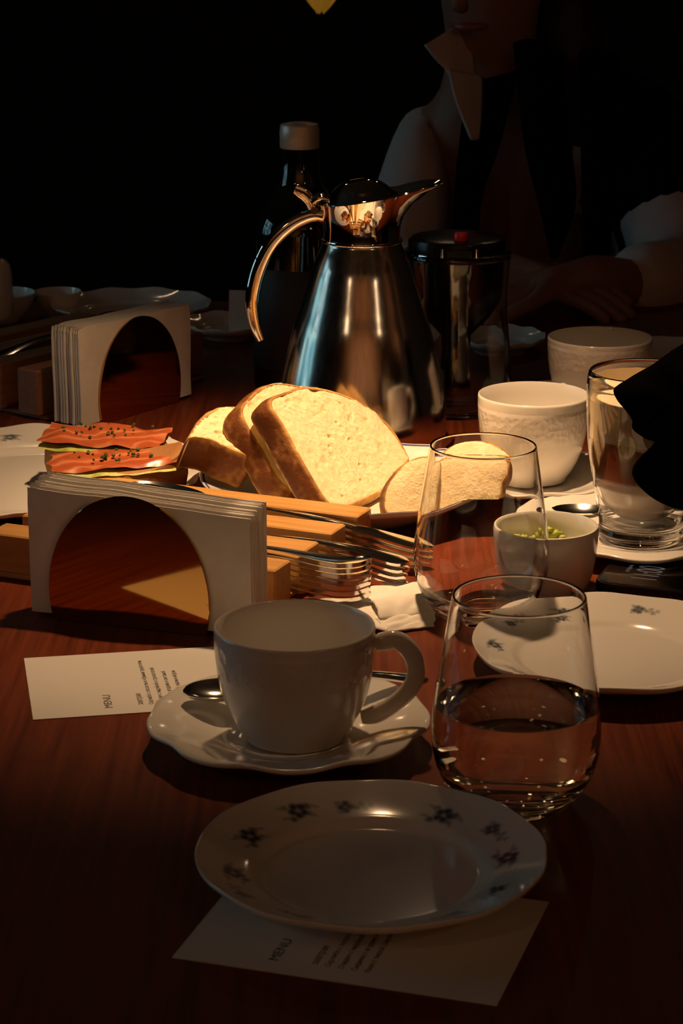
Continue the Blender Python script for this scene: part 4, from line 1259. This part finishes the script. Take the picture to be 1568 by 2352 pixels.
# upturned collar with its point towards the viewer's left, lapels, dark top between them
cloth('collar', [[pp(1085, 40, 2.63), pp(1030, 70, 2.585), pp(975, 103, 2.56)], [pp(1085, 110, 2.61), pp(1035, 125, 2.575), pp(1000, 135, 2.56)], [pp(1090, 190, 2.58), pp(1050, 180, 2.56), pp(1030, 168, 2.565)]], M['shirt'], shirt)
cloth('lapel', [[pp(1030, 160, 2.555), pp(1065, 165, 2.560), pp(1105, 175, 2.575)], [pp(1046, 230, 2.530), pp(1072, 235, 2.540), pp(1105, 240, 2.560)], [pp(1082, 320, 2.525), pp(1090, 322, 2.530), pp(1098, 320, 2.535)]], M['shirt'], shirt)
cloth('dark_top', [[pp(1075, 180, 2.603), pp(1120, 180, 2.593), pp(1190, 160, 2.603)], [pp(1050, 380, 2.563), pp(1090, 380, 2.553), pp(1150, 320, 2.573)], [pp(1040, 560, 2.543), pp(1075, 560, 2.533), pp(1100, 480, 2.558)], [pp(1040, 740, 2.528), pp(1080, 740, 2.523), pp(1105, 700, 2.538)]], M['blackcloth'], pr)
cloth('gap_shade', [[pp(1180, 100, 2.57), pp(1220, 90, 2.56), pp(1290, 120, 2.58)], [pp(1205, 330, 2.525), pp(1245, 320, 2.515), pp(1310, 330, 2.53)], [pp(1240, 480, 2.50), pp(1275, 480, 2.495), pp(1320, 470, 2.51)], [pp(1266, 592, 2.49), pp(1272, 594, 2.488), pp(1280, 590, 2.49)]], M['blackcloth'], pr)  # black sheet standing in for the dark gap between arm and body
cloth('scarf_tail', [[pp(1330, 120, 2.57), pp(1370, 110, 2.565), pp(1420, 130, 2.58)], [pp(1335, 400, 2.51), pp(1370, 400, 2.505), pp(1405, 400, 2.515)], [pp(1345, 760, 2.47), pp(1370, 760, 2.468), pp(1395, 760, 2.475)]], M['blackcloth'], pr)
skin_body('shade_cover', [(.03, .01, .935, .085, .075), (.145, .01, .915, .078, .078), (.172, -.055, .845, .072, .072), (.18, -.085, .80, .066, .066)], [(0, 1), (1, 2), (2, 3)], M['blackcloth'], pr)  # black cover added to darken the too brightly lit right sleeve
hv = [(-.030, -.01, 1.13, .088, .095), (-.03, .0, 1.18, .070, .075), (.045, -.01, 1.08, .050, .05), (.065, -.025, .98, .045, .04), (.07, -.06, .90, .032, .03), (-.03, .05, 1.05, .065, .05), (-.02, .085, .92, .055, .04)]
skin_body('hair', hv, [(0, 1), (0, 2), (2, 3), (3, 4), (0, 5), (5, 6)], M['hair'], pr)

# --- person at the right side, only a black ruffled sleeve reaches into view
QX, QY = .78, 1.52
chair('dark wooden chair under the person in the black blouse', QX + .05, QY, R(-90))
qr = thing('person', 'person in black whose ruffled sleeve hangs in front of the latte glass', 'person', (QX, QY, FZ))
J2 = {'pelvis': ((.08, 0, .545), (.11, .13)), 'belly': ((.06, 0, .68), (.09, .115)), 'chest': ((.01, 0, .86), (.09, .125)), 'collar': ((-.02, 0, .97), (.06, .075)), 'neck': ((-.03, 0, 1.05), (.05, .05)), 'jaw': ((-.06, 0, 1.125), (.066, .058)), 'skull': ((-.055, 0, 1.19), (.085, .074)), 'crown': ((-.04, 0, 1.245), (.06, .055)),
      'sh_l': ((-.01, -.16, .955), .048), 'el_l': ((-.30, -.125, .930), .036), 'wr_l': ((-.40, -.075, .885), .024), 'sh_r': ((-.01, .16, .955), .048), 'el_r': ((-.12, .22, .74), .038), 'wr_r': ((-.10, .16, .57), .026),
      'hip_l': ((.0, -.09, .53), .08), 'kn_l': ((-.33, -.11, .50), .058), 'an_l': ((-.31, -.11, .08), .04), 'toe_l': ((-.42, -.11, .035), .034), 'hip_r': ((.0, .09, .53), .08), 'kn_r': ((-.33, .11, .50), .058), 'an_r': ((-.31, .11, .08), .04), 'toe_r': ((-.42, .11, .035), .034)}
figure(qr, J2, [('wr_l', (-.85, .05, -.35), (.1, .9, .1)), ('wr_r', (-.7, -.1, -.2), (0, -1, .1))])
face(qr, (-.062, 0, 1.175), (-1, 0, -.2))
bv = [(.08, 0, .57, .125, .15), (.06, 0, .68, .11, .135), (.01, 0, .86, .11, .145), (-.02, 0, .97, .075, .09), (-.01, -.16, .957, .062, .062), (-.30, -.125, .932, .055, .055), (-.42, -.085, .890, .050, .050), (-.01, .16, .957, .062, .062), (-.12, .22, .74, .052, .052), (-.105, .165, .61, .042, .042)]
skin_body('blouse', bv, [(0, 1), (1, 2), (2, 3), (3, 4), (4, 5), (5, 6), (3, 7), (7, 8), (8, 9)], M['blackcloth'], qr)
skin_body('trousers', [(.08, 0, .545, .125, .145), (0, -.09, .535, .09, .094), (-.33, -.11, .505, .07, .072), (-.31, -.11, .12, .055, .055), (0, .09, .535, .09, .094), (-.33, .11, .505, .07, .072), (-.31, .11, .12, .055, .055)], [(0, 1), (1, 2), (2, 3), (0, 4), (4, 5), (5, 6)], M['trousers'], qr)
skin_body('hair', [(-.03, 0, 1.20, .095, .086), (-.02, 0, 1.255, .075, .07), (.03, 0, 1.10, .06, .075), (.05, 0, .97, .045, .07)], [(0, 1), (0, 2), (2, 3)], M['hair'], qr)
def ruffled_sleeve():
    """hanging frilled cuff: outline in its own upright plane, soft rounded depth with folds"""
    Yp = 1.448
    pix = [(1570, 788), (1500, 836), (1440, 872), (1409, 893), (1416, 918), (1438, 945), (1452, 968), (1451, 984), (1475, 1003), (1507, 1010), (1492, 1040), (1456, 1074), (1452, 1092), (1470, 1120), (1508, 1150), (1560, 1170), (1640, 1176), (1740, 1150), (1800, 1060), (1800, 940), (1760, 800), (1660, 740)]
    S = resample([Vector(s) for s in spline([deep(x, y, Yp) for x, y in pix], 6, True)], 160)
    c = sum(S, Vector()) / len(S)
    n = len(S); K = 26
    V, F, rings = [], [], []
    for side in (-1, 1):
        for k in (range(K + 1) if side < 0 else range(K - 1, -1, -1)):
            s = k / K
            if k == 0: rings.append([len(V)]); V.append(c + Vector((0, side * .026, 0))); continue
            ring = []
            for i in range(n):
                p = c + (S[i] - c) * s
                a = math.atan2(S[i].z - c.z, S[i].x - c.x)
                d = .026 * math.sqrt(max(0, 1 - s ** 3)) + .006 * math.sin(a * 13) * s * (1 - s) * 3
                ring.append(len(V)); V.append(p + Vector((0, side * d, 0)))
            rings.append(ring)
    for A, B_ in zip(rings, rings[1:]):
        for i in range(n):
            j = (i + 1) % n
            if len(A) == 1: F.append((A[0], B_[i], B_[j]))
            elif len(B_) == 1: F.append((A[j], A[i], B_[0]))
            else: F.append((A[j], A[i], B_[i], B_[j]))
    o = Vector((QX, QY, FZ))
    return [p - o for p in V], F
obj('ruffled_sleeve', ruffled_sleeve(), M['blackcloth'], qr, angle=80)

# ================================================================== yellow petal shape far behind, glow added in place of light
lt2 = deep(736, 30, 3.5)
pd = thing('yellow_petal_shape', 'yellow petal shape far behind the bottle, glow added in place of light', 'glowing shape', (lt2.x, 3.5, lt2.z))
def petal(a, L_=.11, wd=.036):
    V, F = [], []
    n, m = 14, 8
    for i in range(n + 1):
        t = i / n
        for j in range(m + 1):
            s = -1 + 2 * j / m
            wv = wd * math.sin(pi * min(1, t * .62 + .0)) ** .75
            r = .004 + .040 * math.sin(pi * t * .55)
            x = wv * s; y = r - .012 * s * s * t
            z = L_ * t
            V.append((x * math.cos(a) - y * math.sin(a), x * math.sin(a) + y * math.cos(a), z))
    W = m + 1
    for i in range(n):
        for j in range(m):
            q = i * W + j; F.append((q, q + 1, q + W + 1, q + W))
    return V, F
for k in range(5):
    o = obj('petal', petal(2 * pi * k / 5 + pi * .9), M['yellow'], pd, angle=80)
    s = o.modifiers.new('thick', 'SOLIDIFY'); s.thickness = .002
obj('petal_cap', lathe([(0, .10), (.035, .10), (.040, .106), (.030, .125), (.008, .135), (0, .135)], 32), M['black'], pd)
obj('cord', tube([(0, 0, .13, .003), (0, 0, .6, .003), (0, 0, ZC - lt2.z, .003)], 8), M['black'], pd)
